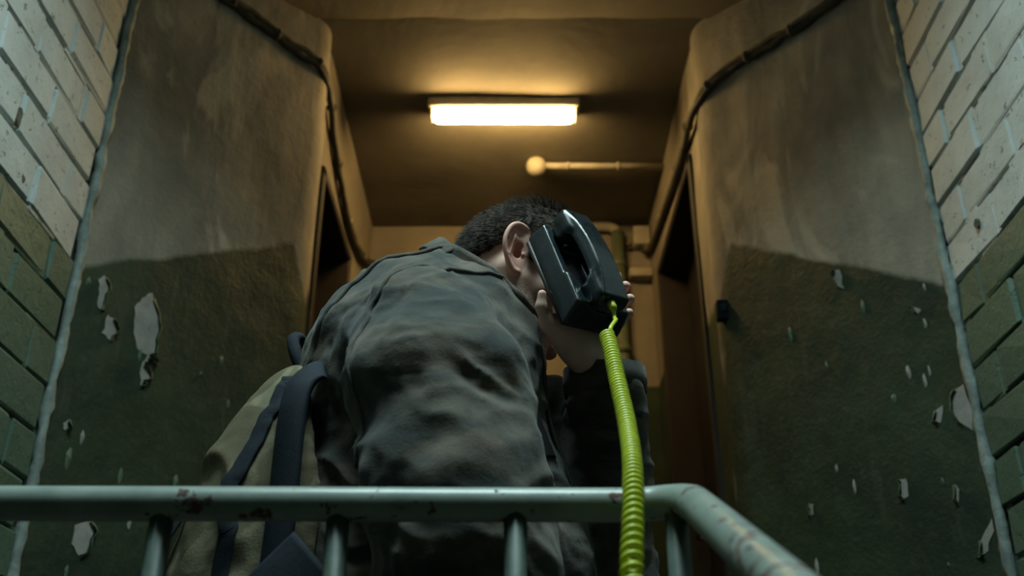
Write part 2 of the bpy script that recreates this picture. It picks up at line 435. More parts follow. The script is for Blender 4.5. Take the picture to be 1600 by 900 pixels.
# brick side walls: backing, bricks one by one, mortar in the upright joints
BRK = []
for k in range(7):
    bm = bmesh.new(); bmesh.ops.create_cube(bm, size=1)
    for v in bm.verts: v.co = Vector((v.co.x * .03, v.co.y * .236, v.co.z * .0985))
    bmesh.ops.bevel(bm, geom=bm.edges[:], offset=.006, segments=1, affect='EDGES')
    for v in bm.verts: v.co += Vector([(random.random() - .5) * .0065 for _ in range(3)])
    me = bpy.data.meshes.new('brick'); bm.to_mesh(me); bm.free(); BRK.append(me)
BRKS = {s: [] for s in (-1, 1)}
for s in (-1, 1):
    for me in BRK:
        c = me.copy(); c.materials.append(MT['brickL' if s < 0 else 'brickR']); BRKS[s].append(c)
CH = 0.1027
def brick_wall(side):
    mt = MT['brickL' if side < 0 else 'brickR']
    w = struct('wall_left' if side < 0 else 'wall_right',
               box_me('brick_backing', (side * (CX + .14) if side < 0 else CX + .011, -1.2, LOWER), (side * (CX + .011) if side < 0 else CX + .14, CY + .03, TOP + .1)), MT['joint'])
    joints_v, joints_f = [], []
    z0 = (1.128 if side < 0 else 1.07) - 12 * CH
    nrow = 23
    for r in range(nrow):
        zc = z0 + (r + .5) * CH
        y = CY - .014 - (.125 if r % 2 else 0.0) - random.uniform(0, .02)
        first = True
        while y > .55:
            ln = .248 if not (first and r % 2) else .0
            if first and r % 2:                                # half brick at the corner
                b = bpy.data.objects.new('brick', random.choice(BRKS[side])); COL.objects.link(b); b.parent = w
                b.scale = (1, .46, 1); b.location = (side * (CX + .015), CY - .075, zc)
                y = CY - .075 - .057; first = False
            else:
                b = bpy.data.objects.new('brick', random.choice(BRKS[side])); COL.objects.link(b); b.parent = w
                yc = y - .118; first = False
                b.location = (side * (CX + .015 + random.uniform(-.0035, .003)), yc, zc + random.uniform(-.0015, .0015))
                b.rotation_euler = (R(random.uniform(-.6, .6)), R(random.uniform(-.9, .9)), R(random.uniform(-.7, .7)))
                b.scale = (1, 1, random.choice((1.0, 1.02, .97, 1.04, .95)))
                y = yc - .118
            # upright joint, smeared nearly flush with paint
            gap = random.uniform(.010, .016); k = len(joints_v); x1 = side * (CX + .003 + random.uniform(0, .005)); x2 = side * (CX + .02)
            hh = CH * .5 - random.uniform(.002, .012)
            joints_v += [(x, yy, zz) for x in (x1, x2) for yy in (y - gap - .002, y + .002) for zz in (zc - hh, zc + hh)]
            joints_f += [(k, k + 1, k + 3, k + 2), (k + 4, k + 6, k + 7, k + 5), (k, k + 4, k + 5, k + 1), (k + 2, k + 3, k + 7, k + 6), (k, k + 2, k + 6, k + 4), (k + 1, k + 5, k + 7, k + 3)]
            # lumps of paint and mortar bridging the bed joint here and there
            for _ in range(3):
                if random.random() < .42:
                    ym = y + random.uniform(0, .24); wl = random.uniform(.02, .07); k = len(joints_v)
                    x1 = side * (CX + random.uniform(.003, .009)); zz0 = zc - CH * .5
                    joints_v += [(x, yy, zz) for x in (x1, x2) for yy in (ym - wl, ym + wl) for zz in (zz0 - .006, zz0 + .006)]
                    joints_f += [(k, k + 1, k + 3, k + 2), (k + 4, k + 6, k + 7, k + 5), (k, k + 4, k + 5, k + 1), (k + 2, k + 3, k + 7, k + 6), (k, k + 2, k + 6, k + 4), (k + 1, k + 5, k + 7, k + 3)]
            y -= gap
    link('mortar', pyd('mortar', joints_v, joints_f), mt, w, False)
    return w
wallL, wallR = brick_wall(-1), brick_wall(1)
# spalled hollows in two bricks
def hollow(side, y, z, h, wdt, par):
    pts = [(math.cos(a) * wdt * random.uniform(.7, 1.15), math.sin(a) * h * random.uniform(.75, 1.15)) for a in np.linspace(0, 2 * math.pi, 10)[:-1]]
    n = len(pts); V = [(side * (CX - .0025), y + p, z + q) for p, q in pts] + [(side * (CX + .01), y + p, z + q) for p, q in pts]
    F = [tuple(range(n)) if side < 0 else tuple(range(n))[::-1]] + [(i, i + n, (i + 1) % n + n, (i + 1) % n) for i in range(n)]
    link('spalled_patch', pyd('spalled_patch', V, F), MT['hole'], par, False)
hollow(-1, 1.73, 1.263, .023, .012, wallL); hollow(-1, 1.80, 1.168, .021, .009, wallL); hollow(1, 1.94, 1.135, .011, .011, wallR)

# paint-clogged bead running up each corner
for n_, side in ((1, -1), (2, 1)):
    zs = np.arange(LOWER, TOP, .02); pts = [(side * (CX - .004 + .006 * (mnoise.noise((z * 7, side, 0)))), CY - .008 + .008 * mnoise.noise((z * 9, 4, side)), z) for z in zs]
    rr = [.0125 + .006 * mnoise.noise((z * 16, 8 * side, 2)) for z in zs]
    struct('trim_%d' % n_, tube_me('corner_bead', pts, rr, 8, jit=.5), MT['bead'], True)

# bare patches where the dado paint has come away, each with a lifted flake
PATCH = {-1: [[(0.056, 1.115), (0.069, 1.133), (0.085, 1.114), (0.079, 1.086), (0.082, 1.046), (0.068, 1.048), (0.066, 1.081)],
              [(0.097, 1.04), (0.115, 1.033), (0.129, 1.014), (0.115, 0.981), (0.09, 0.991)],
              [(0.161, 1.085), (0.177, 1.116), (0.202, 1.139), (0.217, 1.106), (0.237, 1.062), (0.235, 1.01), (0.239, 0.961), (0.227, 0.908), (0.212, 0.9), (0.206, 0.942), (0.217, 0.979), (0.187, 0.985), (0.17, 1.037)],
              [(0.115, 0.55), (0.147, 0.568), (0.164, 0.546), (0.153, 0.5), (0.136, 0.489), (0.116, 0.51)],
              [(0.042, 0.757), (0.052, 0.769), (0.058, 0.753), (0.048, 0.744)]],
         1: [[(0.044, 0.835), (0.019, 0.842), (0.013, 0.766), (0.019, 0.736), (0.044, 0.761), (0.056, 0.794)],
             [(0.095, 0.805), (0.077, 0.812), (0.089, 0.773), (0.103, 0.78)],
             [(0.215, 0.672), (0.198, 0.671), (0.198, 0.631), (0.212, 0.625)],
             [(0.083, 0.631), (0.075, 0.618), (0.083, 0.592), (0.088, 0.6)],
             [(0.037, 0.522), (0.018, 0.544), (0.039, 0.482), (0.062, 0.473)],
             [(0.304, 1.24), (0.280, 1.235), (0.275, 1.18), (0.290, 1.19)],
             [(0.104, 1.066), (0.082, 1.047), (0.09, 1.04)],
             [(0.466, 0.667), (0.454, 0.668), (0.458, 0.644), (0.468, 0.643)]]}
for side, par in ((-1, wallFL), (1, wallFR)):
    for poly in PATCH[side]:
        # roughen the outline
        pp = []
        for i in range(len(poly)):
            a, b = np.array(poly[i]), np.array(poly[(i + 1) % len(poly)])
            for t in (0, .34, .67):
                q = a + (b - a) * t + (rng.random(2) - .5) * .2 * np.linalg.norm(b - a) * (t > 0); pp.append(q)
        n = len(pp); V = [wall_pt(side, s, z, .002) for s, z in pp] + [wall_pt(side, s, z, -.02) for s, z in pp]
        F = [tuple(range(n))] + [(i, (i + 1) % n, (i + 1) % n + n, i + n) for i in range(n)]
        me = pyd('bare_patch', V, F); bm = bmesh.new(); bm.from_mesh(me); bmesh.ops.triangulate(bm, faces=bm.faces[:]); bmesh.ops.recalc_face_normals(bm, faces=bm.faces[:]); bm.to_mesh(me); bm.free()
        link('bare_patch', me, MT['bare'], par, False)
        # flake: strip of paint curling off the edge nearest the corridor
        ss = np.array(pp); cen = ss.mean(0); edge = [p for p in pp if p[0] > cen[0]]
        edge = sorted(edge, key=lambda p: p[1])
        if len(edge) >= 3:
            V = []
            for i, p in enumerate(edge):
                lift = .004 + .010 * math.sin(math.pi * i / (len(edge) - 1)) * random.uniform(.5, 1.2)
                V += [wall_pt(side, p[0] + .008, p[1], .0005), wall_pt(side, p[0] + .002, p[1], .003 + lift * .4), wall_pt(side, p[0] - .003, p[1] - .002, lift + .003)]
            F = []
            for i in range(len(edge) - 1):
                for k in (0, 1): F.append((i * 3 + k, i * 3 + k + 1, i * 3 + k + 4, i * 3 + k + 3))
            o = link('paint_flake', pyd('paint_flake', V, F), MT['flake'], par, False)
            md = o.modifiers.new('thick', 'SOLIDIFY'); md.thickness = .001
# small blisters and tiny chips
for side, par in ((-1, wallFL), (1, wallFR)):
    for _ in range(15):
        s, z = random.uniform(.03, .5), random.uniform(.45, 1.12); r = random.uniform(.004, .010); st = random.uniform(1.5, 4.0)
        V = [wall_pt(side, s, z, .006 * random.random() + .002)]
        for k in range(7):
            a = 2 * math.pi * k / 7; V.append(wall_pt(side, s + math.cos(a) * r * random.uniform(.5, 1), z + math.sin(a) * r * st * random.uniform(.6, 1), .0005))
        F = [(0, 1 + k, 1 + (k + 1) % 7) if side > 0 else (0, 1 + (k + 1) % 7, 1 + k) for k in range(7)]
        link('paint_blister', pyd('paint_blister', V, F), MT['bare'] if random.random() < .2 else MT['flake'], par, False)

# corridor side walls with door openings, end wall, ceiling
def side_wall(name, x, out, y0, y1, zt):
    """wall pieces around a doorway: above and beyond it"""
    bm = bmesh.new()
    def b(lo, hi):
        r = bmesh.ops.create_cube(bm, size=1)['verts']
        for v in r: v.co = Vector([lo[i] + (v.co[i] + .5) * (hi[i] - lo[i]) for i in range(3)])
    xa, xb = min(x, x + out), max(x, x + out)
    b((xa, y0 - .01, zt), (xb, y1, HC + .1)); b((xa, y1, -.2), (xb, YE + .02, HC + .1))
    me = bpy.data.meshes.new(name); bm.to_mesh(me); bm.free(); return struct(name, me, MT['corridor'])
side_wall('wall_corridor_left', XL, -.16, 2.82, 3.44, 1.87)
side_wall('wall_corridor_right', XR, .16, 2.90, 3.74, 1.97)
def door(n, x, out, y0, y1, zt):
    s = 1 if out > 0 else -1
    d = struct('door_%d' % n, box_me('door_leaf', (min(x + s * .10, x + s * .14), y0 + .03, -.19), (max(x + s * .10, x + s * .14), y1 - .03, zt - .03)), MT['door'])
    for (a, b, c, e) in ((y0, y0 + .035, -.2, zt), (y1 - .035, y1, -.2, zt), (y0, y1, zt - .035, zt)):
        link('door_frame', box_me('door_frame', (min(x - s * .012, x + s * .15), a, c), (max(x - s * .012, x + s * .15), b, e), .004), MT['jamb'], d, False)
    for zz in (.15, .95):
        link('door_panel', box_me('door_panel', (min(x + s * .085, x + s * .11), y0 + .13, zz), (max(x + s * .085, x + s * .11), y1 - .13, zz + .66), .01), MT['door'], d, False)
    hd = link('door_handle', tube_me('door_handle', catmull([(x + s * .10, y1 - .09, .86), (x + s * .05, y1 - .09, .86), (x + s * .045, y1 - .14, .86), (x + s * .045, y1 - .2, .86)], 5), .008, 8), MT['chrome'], d)
door(1, XL, -.16, 2.82, 3.44, 1.87); door(2, XR, .16, 2.90, 3.74, 1.97)
struct('wall_end', box_me('end_wall', (XL - .16, YE, -.2), (XR + .16, YE + .14, HC + .1)), MT['corridor'])
# ceiling of the corridor, slightly uneven, and the sloping slab edge in front of it
nx_, ny_ = 50, 60; V = []; F = []
for j in range(ny_ + 1):
    for i in range(nx_ + 1):
        x = -.9 + 1.8 * i / nx_; y = 2.615 + (YE + .02 - 2.615) * j / ny_
        V.append((x, y, HC + .006 * mnoise.noise((x * 3, y * 3, 1))))
for j in range(ny_):
    for i in range(nx_): a = j * (nx_ + 1) + i; F.append((a, a + nx_ + 1, a + nx_ + 2, a + 1))
struct('ceiling_corridor', pyd('ceiling', V, F), MT['ceiling'], True)
V = []; F = []
prof = [(2.615, HC + .12), (2.612, HC - .012), (2.465, 2.262), (2.455, 2.275), (2.455, TOP + .1), (2.60, TOP + .1)]
for i in range(41):
    x = -1.0 + 2.0 * i / 40
    for k, (y, z) in enumerate(prof): V.append((x, y + (.006 * mnoise.noise((x * 6, k, 0)) if k < 3 else 0), z + (.009 * mnoise.noise((x * 5, k, 3)) if k == 1 else 0)))
m_ = len(prof)
for i in range(40):
    for k in range(m_): k2 = (k + 1) % m_; F.append((i * m_ + k, i * m_ + k2, (i + 1) * m_ + k2, (i + 1) * m_ + k))
struct('ceiling_slab_edge', pyd('slab_edge', V, F), MT['ceiling'])
# stair hall ceiling around the added roof light, wall behind the lens, landing, stair, lower floor
sx, sy = .52, .36
for i, (lo_, hi_) in enumerate((((-1.2, -1.2, TOP), (SKY_X - sx, 2.46, TOP + .42)), ((SKY_X + sx, -1.2, TOP), (1.2, 2.46, TOP + .42)),
                               ((SKY_X - sx, -1.2, TOP), (SKY_X + sx, SKY_Y - sy, TOP + .42)), ((SKY_X - sx, SKY_Y + sy, TOP), (SKY_X + sx, 2.46, TOP + .42)))):
    o = struct('ceiling' if i == 0 else 'ceiling.%03d' % i, box_me('ceiling_hall', lo_, hi_), MT['shaft'])  # ceiling made deep so the shaft keeps light off the wall tops
wd = struct('added_rooflight_1', box_me('pane', (SKY_X - sx, SKY_Y - sy, TOP + .31), (SKY_X + sx, SKY_Y + sy, TOP + .316)), MT['glass'])  # unseen roof light, added to carry the cool overhead light
for lo_, hi_ in (((-sx, -sy, 0), (-sx + .03, sy, .09)), ((sx - .03, -sy, 0), (sx, sy, .09)), ((-sx, -sy, 0), (sx, -sy + .03, .09)), ((-sx, sy - .03, 0), (sx, sy, .09)), ((-.012, -sy, .02), (.012, sy, .08))):
    link('added_rooflight_bar', box_me('sash', tuple(a + b for a, b in zip(lo_, (SKY_X, SKY_Y, TOP + .27))), tuple(a + b for a, b in zip(hi_, (SKY_X, SKY_Y, TOP + .27))), .004), MT['sash'], wd, False)
struct('wall_back', box_me('back_wall', (-1.2, -1.34, LOWER), (1.2, -1.2, TOP + .1)), MT['brickL'])
struct('floor', box_me('landing', (-1.2, .86, FLOOR - .16), (1.2, 2.05, FLOOR)), MT['floor'])
st = struct('floor_steps', box_me('upper_step', (-1.2, 2.05, FLOOR - .16), (1.2, YE + .1, FLOOR + .16)), MT['floor'])
link('step', box_me('step', (-.9, 2.33, FLOOR + .16), (.9, YE + .1, FLOOR + .32), .006), MT['floor'], st, False)
link('step', box_me('step', (-.8, 2.62, FLOOR + .32), (.8, YE + .1, FLOOR + .48), .006), MT['floor'], st, False)
fl = struct('floor_lower', box_me('lower_floor', (-1.2, -1.34, LOWER - .14), (1.2, 2.1, LOWER)), MT['floor'])
for i in range(5):
    link('step', box_me('step', (.17, .86 - .30 * (i + 1), LOWER), (1.06, .86 - .30 * i, FLOOR - .16 * (i + 1)), .006), MT['floor'], fl, False)

# ------------------------------------------------------------------ ceiling lamp
def lamp():
    L = empty('ceiling_lamp', (-.030, 3.082, HC))
    tag(L, 'lit warm fluorescent lamp with oblong diffuser on the corridor ceiling', 'lamp')
    wparent(link('housing', box_me('housing', (-.305, 3.038, HC - .038), (.245, 3.126, HC + .004), .008, 2), MT['housing']), L)
    ax, p = grid((-.32, 2.99, HC - .12), (.26, 3.16, HC - .01), .005)
    d = rbox(p, (-.030, 3.082, HC - .056), (.254, .031, .021), .019)
    V, F = nets(d, ax); wparent(link('diffuser', fast_me('diffuser', relax(V, F, 1), F), MT['lamp']), L)
    for x in (-.292, .232):
        ax, p = grid((x - .03, 3.0, HC - .11), (x + .03, 3.15, HC - .01), .004)
        V, F = nets(rbox(p, (x, 3.082, HC - .050), (.006, .030, .020), .005), ax)
        wparent(link('end_cap', fast_me('end_cap', V, F), MT['housing']), L)
lamp()
# round junction box with a conduit to the right-hand wall
c = empty('ceiling_conduit', (.096, 3.45, HC)); tag(c, 'pale round junction box with a straight conduit on the corridor ceiling', 'conduit')
ax, p = grid((.04, 3.39, HC - .09), (.15, 3.51, HC + .01), .004)
V, F = nets(smax(ell(p, (.096, 3.45, HC - .03), (.040, .040, .042)), p[2] - HC, .006), ax); wparent(link('junction_box', fast_me('junction_box', V, F), MT['conduit']), c)
wparent(link('conduit_tube', tube_me('conduit_tube', [(.11, 3.45, HC - .026), (.35, 3.452, HC - .027), (.62, 3.45, HC - .026)], .013, 10), MT['conduit']), c)
for x in (.22, .42): wparent(link('clip', tube_me('clip', [(x - .006, 3.451, HC - .026), (x + .006, 3.451, HC - .026)], .0165, 10), MT['conduit']), c)
# cables
def cable(name, label, pts, dz, par_loc):
    e = empty(name, par_loc); tag(e, label, 'cable')
    c1 = catmull(pts, 8); w = np.array([[0.004 * mnoise.noise((i * .35, 1, 3)), 0, .008 * mnoise.noise((i * .3, 7, 1))] for i in range(len(c1))])
    wparent(link('cable_strand', tube_me('strand', c1 + w, .011, 8), MT['cable2']), e)
    wparent(link('cable_strand', tube_me('strand', c1 - w * .7 + np.array([0, -.004, dz]), .009, 8), MT['cable']), e)
    for i in range(6, len(c1) - 4, 11):
        wparent(link('clip', tube_me('clip', [c1[i] + (0, -.002, dz * .5 - .001), c1[i] + (c1[i + 1] - c1[i]) * .35 + (0, -.002, dz * .5)], .019, 8), MT['cable']), e)
ptsL = [tuple(wall_pt(-1, s, z, .016)) for s, z in ((0.0, 2.135), (.1, 2.12), (.27, 2.112), (.392, 2.106), (.52, 2.100), (.640, 2.100))] + [(XL + .022, 2.76, 2.075), (XL + .016, 2.88, 2.03), (XL + .016, 3.08, 1.965), (XL + .016, 3.3, 1.93), (XL + .016, 3.56, 1.955), (XL + .03, 3.86, 2.05), (XL + .10, YE - .014, 2.11), (XL + .25, YE - .014, 2.12), (XL + .5, YE - .014, 2.09)]
cable('wall_cable', 'sagging cable pair along the left plaster wall, running into the corridor above its door', ptsL, .022, ptsL[0])
ptsR = [tuple(wall_pt(1, s, z, .016)) for s, z in ((0.0, 2.04), (.149, 2.025), (.286, 2.015), (.404, 2.022), (.53, 2.026), (.640, 2.015))] + [(XR - .022, 2.77, 2.005), (XR - .016, 2.94, 2.012), (XR - .016, 3.18, 2.03), (XR - .016, 3.5, 2.07), (XR - .016, 3.79, 2.109), (XR - .03, 3.92, 2.16), (XR - .05, YE - .014, 2.20), (XR - .10, YE - .014, 2.19)]
cable('wall_cable', 'thin cable pair along the right plaster wall, running over the right-hand corridor door', ptsR, .018, ptsR[0])
# upright pipe and fittings on the end wall
e = empty('wall_pipe', (.455, YE - .04, -.2)); tag(e, 'green upright pipe on the end wall of the corridor, beside the right door', 'pipe')
wparent(link('pipe_run', tube_me('pipe_run', [(.455, YE - .035, -.2), (.455, YE - .035, 1.2), (.458, YE - .035, 2.26)], .028, 12), MT['pipe']), e)
wparent(link('pipe_branch', tube_me('pipe_branch', catmull([(.458, YE - .035, 2.20), (.458, YE - .035, 2.255), (.43, YE - .035, 2.285), (.35, YE - .035, 2.287)], 5), .022, 10), MT['conduit']), e)
for z in (.9, 1.7, 2.1): wparent(link('pipe_collar', tube_me('pipe_collar', [(.456, YE - .035, z - .015), (.456, YE - .035, z + .015)], .036, 12), MT['pipe']), e)
b = link('fuse_box', box_me('fuse_box', (.525, YE - .07, 2.185), (.597, YE, 2.275), .006, 2), MT['conduit']); tag(b, 'small pale fuse box high on the end wall by the corridor corner', 'fuse box')
b2 = link('wall_ledge', box_me('wall_ledge', (.50, YE - .06, 2.035), (.598, YE, 2.075), .006, 2), MT['conduit']); tag(b2, 'short pale ledge on the end wall below the fuse box', 'ledge')
e = empty('light_switch', (.57, 2.62, 1.22)); tag(e, 'small dark switch on the edge of the right plaster wall', 'switch')
p0 = wall_pt(1, .672, 1.27, 0)
wparent(link('switch_plate', box_me('switch_plate', (p0[0] - .022, p0[1] - .012, 1.242), (p0[0] + .018, p0[1] + .02, 1.302), .004, 2), MT['black']), e)
wparent(link('switch_toggle', box_me('switch_toggle', (p0[0] - .012, p0[1] - .018, 1.262), (p0[0] + .004, p0[1] - .008, 1.285), .003), MT['navy']), e)

# ------------------------------------------------------------------ railing
rl = empty('stair_railing', (0, .93, FLOOR)); tag(rl, 'pale grey-green tubular railing with chipped paint in front of the man', 'railing')
rp = catmull([(-1.05, .895, .243), (-.6, .905, .2445), (-.2, .918, .247), (.06, .932, .250), (.115, .932, .2505), (.142, .920, .2495), (.155, .893, .242), (.157, .85, .224), (.157, .65, .135), (.157, .2, -.066), (.157, -.5, -.38)], 8)
wparent(link('handrail', tube_me('handrail', rp, .0155, 20), MT['rail']), rl)
for x, y in ((-.93, .897), (-.775, .90), (-.62, .904), (-.465, .909), (-.31, .914), (-.155, .92), (.003, .927), (.146, .915)):
    wparent(link('baluster', tube_me('baluster', [(x, y, FLOOR), (x, y, 0), (x, y, .245)], .0105, 12), MT['post']), rl)
for y in (.60, .30, .0):
    zt = .135 + (y - .65) * .447; i = int((.86 - y) / .30) + 1
    wparent(link('baluster', tube_me('baluster', [(.157 + .03, y, FLOOR - .16 * i), (.157 + .03, y, zt - .06), (.157, y, zt)], .0105, 12), MT['rail']), rl)
wparent(link('bottom_rail', tube_me('bottom_rail', [(-1.05, .897, FLOOR + .10), (.146, .915, FLOOR + .10)], .009, 10), MT['rail']), rl)

#PERSON
# ------------------------------------------------------------------ man: head, hands, body
HO = np.array([.004, 1.347, .690]); HP = R(27); HYAW = R(12)
_c, _s = math.cos(HP), math.sin(HP)
HF = np.array([_c * math.cos(HYAW), _c * math.sin(HYAW), -_s])         # face direction
HL = np.array([-math.sin(HYAW), math.cos(HYAW), 0.])                   # towards his left
HU = np.cross(HF, HL)
HM = np.stack([HF, HL, HU], 1)
def h2w(v): return np.asarray(v) @ HM.T + HO
def w2h(v): return (np.asarray(v) - HO) @ HM

EAR_T = R(14)
def ear_sdf(p, full=False):
    x, y, z = p; S = 1.08
    a0, b0 = (x + .0165) / (S * .93), (z - .004) / S
    a = a0 * math.cos(EAR_T) + b0 * math.sin(EAR_T); b = -a0 * math.sin(EAR_T) + b0 * math.cos(EAR_T)
    d = (-y - .0655) / S
    base = .0055 + .46 * np.maximum(.013 - a, 0)
    h = base - .0105 * np.exp(-(((a - .001) / .0075) ** 2 + ((b + .002) / .0105) ** 2)) \
        - .0045 * np.exp(-(((a + .012 + .0 * b) / .0028) ** 2)) * (b > -.012) * (b < .03) \
        - .0040 * np.exp(-(((a + .002) / .007) ** 2 + ((b - .0215) / .005) ** 2)) \
        + .0030 * np.exp(-(((a + .0085 + 8 * (b - .004) ** 2) / .003) ** 2)) * (b > -.016)
    w = np.interp(b, [-.034, -.026, -.010, .008, .024, .034], [.0075, .0105, .0155, .0185, .0180, .012]).astype(np.float32)
    ac = np.interp(b, [-.034, -.026, -.010, .008, .024, .034], [.0045, .0025, -.002, -.004, -.0035, -.003]).astype(np.float32)
    out = (np.sqrt(((a - ac) / w) ** 2 + (np.maximum(np.abs(b) - .012, 0) / .0225) ** 2) - 1) * .012
    sheet = smax(np.abs(d - h) - .0021, out, .002) * .75
    q = (a, d, b)
    def hb(aa): return .0055 + .46 * max(.013 - aa, 0) + .0012
    path = [(.004, .003), (.010, .010), (.0135, .020), (.0105, .0295), (.002, .0345), (-.0085, .0335), (-.0165, .0265), (-.0205, .014), (-.0205, .001), (-.0165, -.010), (-.0105, -.0195), (-.004, -.0275), (.003, -.0325), (.0085, -.0305)]
    rad = [.0022, .0028, .0032, .0034, .0036, .0036, .0036, .0034, .0032, .0032, .0036, .0048, .0052, .0042]
    P3 = [(u, (hb(u) if i > 1 else .002) - (.0 if i < 11 else .001), v) for i, (u, v) in enumerate(path)]
    P3 = catmull(P3, 4); rad = np.interp(np.linspace(0, 1, len(P3)), np.linspace(0, 1, len(rad)), rad)
    hel = chain(q, [tuple(v) for v in P3], list(rad), .0012)
    tra = cone(q, (.0125, .002, -.001), (.0085, .0075, -.004), .005, .0030)
    ant = cone(q, (.004, .004, -.0165), (-.002, .0075, -.0150), .0035, .0035)
    lob = ell(q, (.003, .0055, -.0265), (.0085, .0042, .0085))
    e = smin(sheet, hel, .0018); e = smin(e, tra, .003); e = smin(e, ant, .003); e = smin(e, lob, .003)
    cav = smin(ell(q, (.0010, .0045, -.0035), (.0062, .0085, .0082)), ell(q, (.0005, .0070, .0065), (.0065, .0050, .0050)), .003)
    gro = chain(q, [(.004, hb(.004) + .001, .0265), (-.006, hb(-.006) + .0012, .0275), (-.0130, hb(-.013) + .0012, .0200), (-.0158, hb(-.0158) + .0012, .0080), (-.0140, hb(-.014) + .001, -.0060)], [.0022, .0030, .0032, .0028, .0016], .002)
    root = cone(q, (.006, -.004, .016), (.006, -.004, -.018), .0065, .006)
    e = smin(e, root, .004)
    e = smax(smax(e, -cav, .0025), -gro, .002)
    return (e * S * .9, cav * S) if full else e * S * .9
NB = w2h(np.array([[-.055, 1.335, .585]]))[0]                        # base of the neck in head space
def head_sdf(p):
    x, y, z = p; ay = np.abs(y); q = (x, ay, z)
    d = ell(p, (.006, 0, .040), (.0905, .0745, .0835))
    d = smin(d, ell(p, (-.020, 0, .020), (.0640, .0690, .068)), .03)
    d = smin(d, ell(p, (.045, 0, -.030), (.0560, .0580, .0800)), .03)
    d = smin(d, cone(q, (.004, .056, -.030), (.018, .050, -.070), .014, .016), .03)   # jaw angle
    d = smin(d, cone(q, (.018, .049, -.070), (.078, .016, -.108), .016, .016), .025)  # jaw line
    d = smin(d, ell(p, (.084, 0, -.108), (.018, .022, .017)), .016)                   # chin
    d = smin(d, cone(q, (.045, .055, -.018), (.074, .038, -.022), .013, .012), .02)   # cheekbone
    d = smin(d, cone(q, (.090, .010, .030), (.076, .046, .026), .010, .010), .016)    # brow
    d = smax(d, -ell(q, (.103, .031, .004), (.017, .019, .013)), .010)                # eye socket
    d = smin(d, ell(q, (.0815, .031, .004), (.0125, .0155, .0115)), .003)             # closed lid
    d = smin(d, cone(p, (.094, 0, .018), (.116, 0, -.028), .008, .0115), .010)        # nose
    d = smin(d, ell(q, (.106, .011, -.032), (.011, .008, .008)), .006)                # nostril wings
    d = smax(d, -ell(q, (.110, .0075, -.0405), (.006, .0035, .0035)), .003)
    d = smin(d, ell(p, (.094, 0, -.060), (.012, .023, .0058)), .004)                  # lips
    d = smin(d, ell(p, (.093, 0, -.073), (.0115, .020, .0062)), .004)
    d = smax(d, -ell(p, (.109, 0, -.0665), (.012, .022, .0016)), .002)
    d = smin(d, cone(p, (-.028, 0, -.005), tuple(NB), .058, .068), .022)              # neck
    d = smin(d, cone(q, (-.016, .060, -.022), (NB[0] + .055, .022, NB[2] + .01), .014, .014), .016)   # neck muscle
    return d
def fine(a, b, c, d, h, g):                                        # axis with fine steps between b and c
    return np.concatenate([np.arange(a, b, g), np.arange(b, c, h), np.arange(c, d, g)]).astype(np.float32)
ax = [fine(-.130, -.050, .018, .142, .00095, .0027), fine(-.110, -.105, -.055, .112, .00095, .0027), fine(-.20, -.046, .050, .146, .00095, .0027)]
p = np.meshgrid(*ax, indexing='ij')
dh = head_sdf(p); de = np.full_like(dh, 1.0)
# the ears only where they are
i0 = np.searchsorted(ax[1], -.052); j0 = np.searchsorted(ax[0], -.058); j1 = np.searchsorted(ax[0], .030); k0 = np.searchsorted(ax[2], -.05); k1 = np.searchsorted(ax[2], .06)
de[j0:j1, :i0, k0:k1] = ear_sdf([a[j0:j1, :i0, k0:k1] for a in p])
i1 = np.searchsorted(ax[1], .052)
de[j0:j1, i1:, k0:k1] = ear_sdf([p[0][j0:j1, i1:, k0:k1], -p[1][j0:j1, i1:, k0:k1], p[2][j0:j1, i1:, k0:k1]])
cv = ear_sdf([a[j0:j1, :i0, k0:k1] for a in p], True)[1]
tot_ = smin(dh, de, .003); tot_[j0:j1, :i0, k0:k1] = smax(tot_[j0:j1, :i0, k0:k1], -cv, .0025)
V, F = nets(tot_, ax); V = relax(V, F, 1, .3)
HV, HFc = V, F; HN = vnormals(V, F)
Vq = [V[:, 0], V[:, 1], V[:, 2]]
eR = np.where((np.abs(V[:, 1]) > .060) & (np.abs(V[:, 0] + .014) < .045) & (np.abs(V[:, 2]) < .06), np.minimum(ear_sdf(Vq), ear_sdf([V[:, 0], -V[:, 1], V[:, 2]])), 1.0)
hl_x = [-.12, -.086, -.070, -.052, -.040, -.030, -.016, -.001, .003, .016, .022, .045, .062, .075, .090, .11]
hl_z = [-.066, -.060, -.038, -.012, .004, .030, .038, .038, .004, .002, .030, .046, .058, .078, .092, .095]
hmask = V[:, 2] - np.interp(V[:, 0], hl_x, hl_z) + .006 * fbm(V * 90, 2) * 2
hmask = np.where(eR < .0025, -1, hmask)
stub = np.clip((V[:, 0] - .000 + .3 * (-.03 - V[:, 2])) / .02, 0, 1) * np.clip((-.022 - V[:, 2]) / .02, 0, 1) * np.clip((V[:, 2] + .135) / .02, 0, 1)
stub = np.maximum(stub, .8 * np.clip(1 - np.abs(hmask) / .010, 0, 1) * (hmask > -.5))
brow = (np.abs(V[:, 2] - .028 - .1 * (np.abs(V[:, 1]) - .03)) < .005) & (np.abs(V[:, 1]) > .012) & (np.abs(V[:, 1]) < .052) & (V[:, 0] > .06)
stub = np.where(brow, 1.0, stub)
red = np.clip(1 - eR / .004, 0, 1) * .75
lips = (np.abs(V[:, 1]) < .023) & (np.abs(V[:, 2] + .066) < .012) & (V[:, 0] > .085); red = np.where(lips, .9, red)
parts_V, parts_F, parts_T = [h2w(V)], [F], [np.stack([red, stub], 1)]

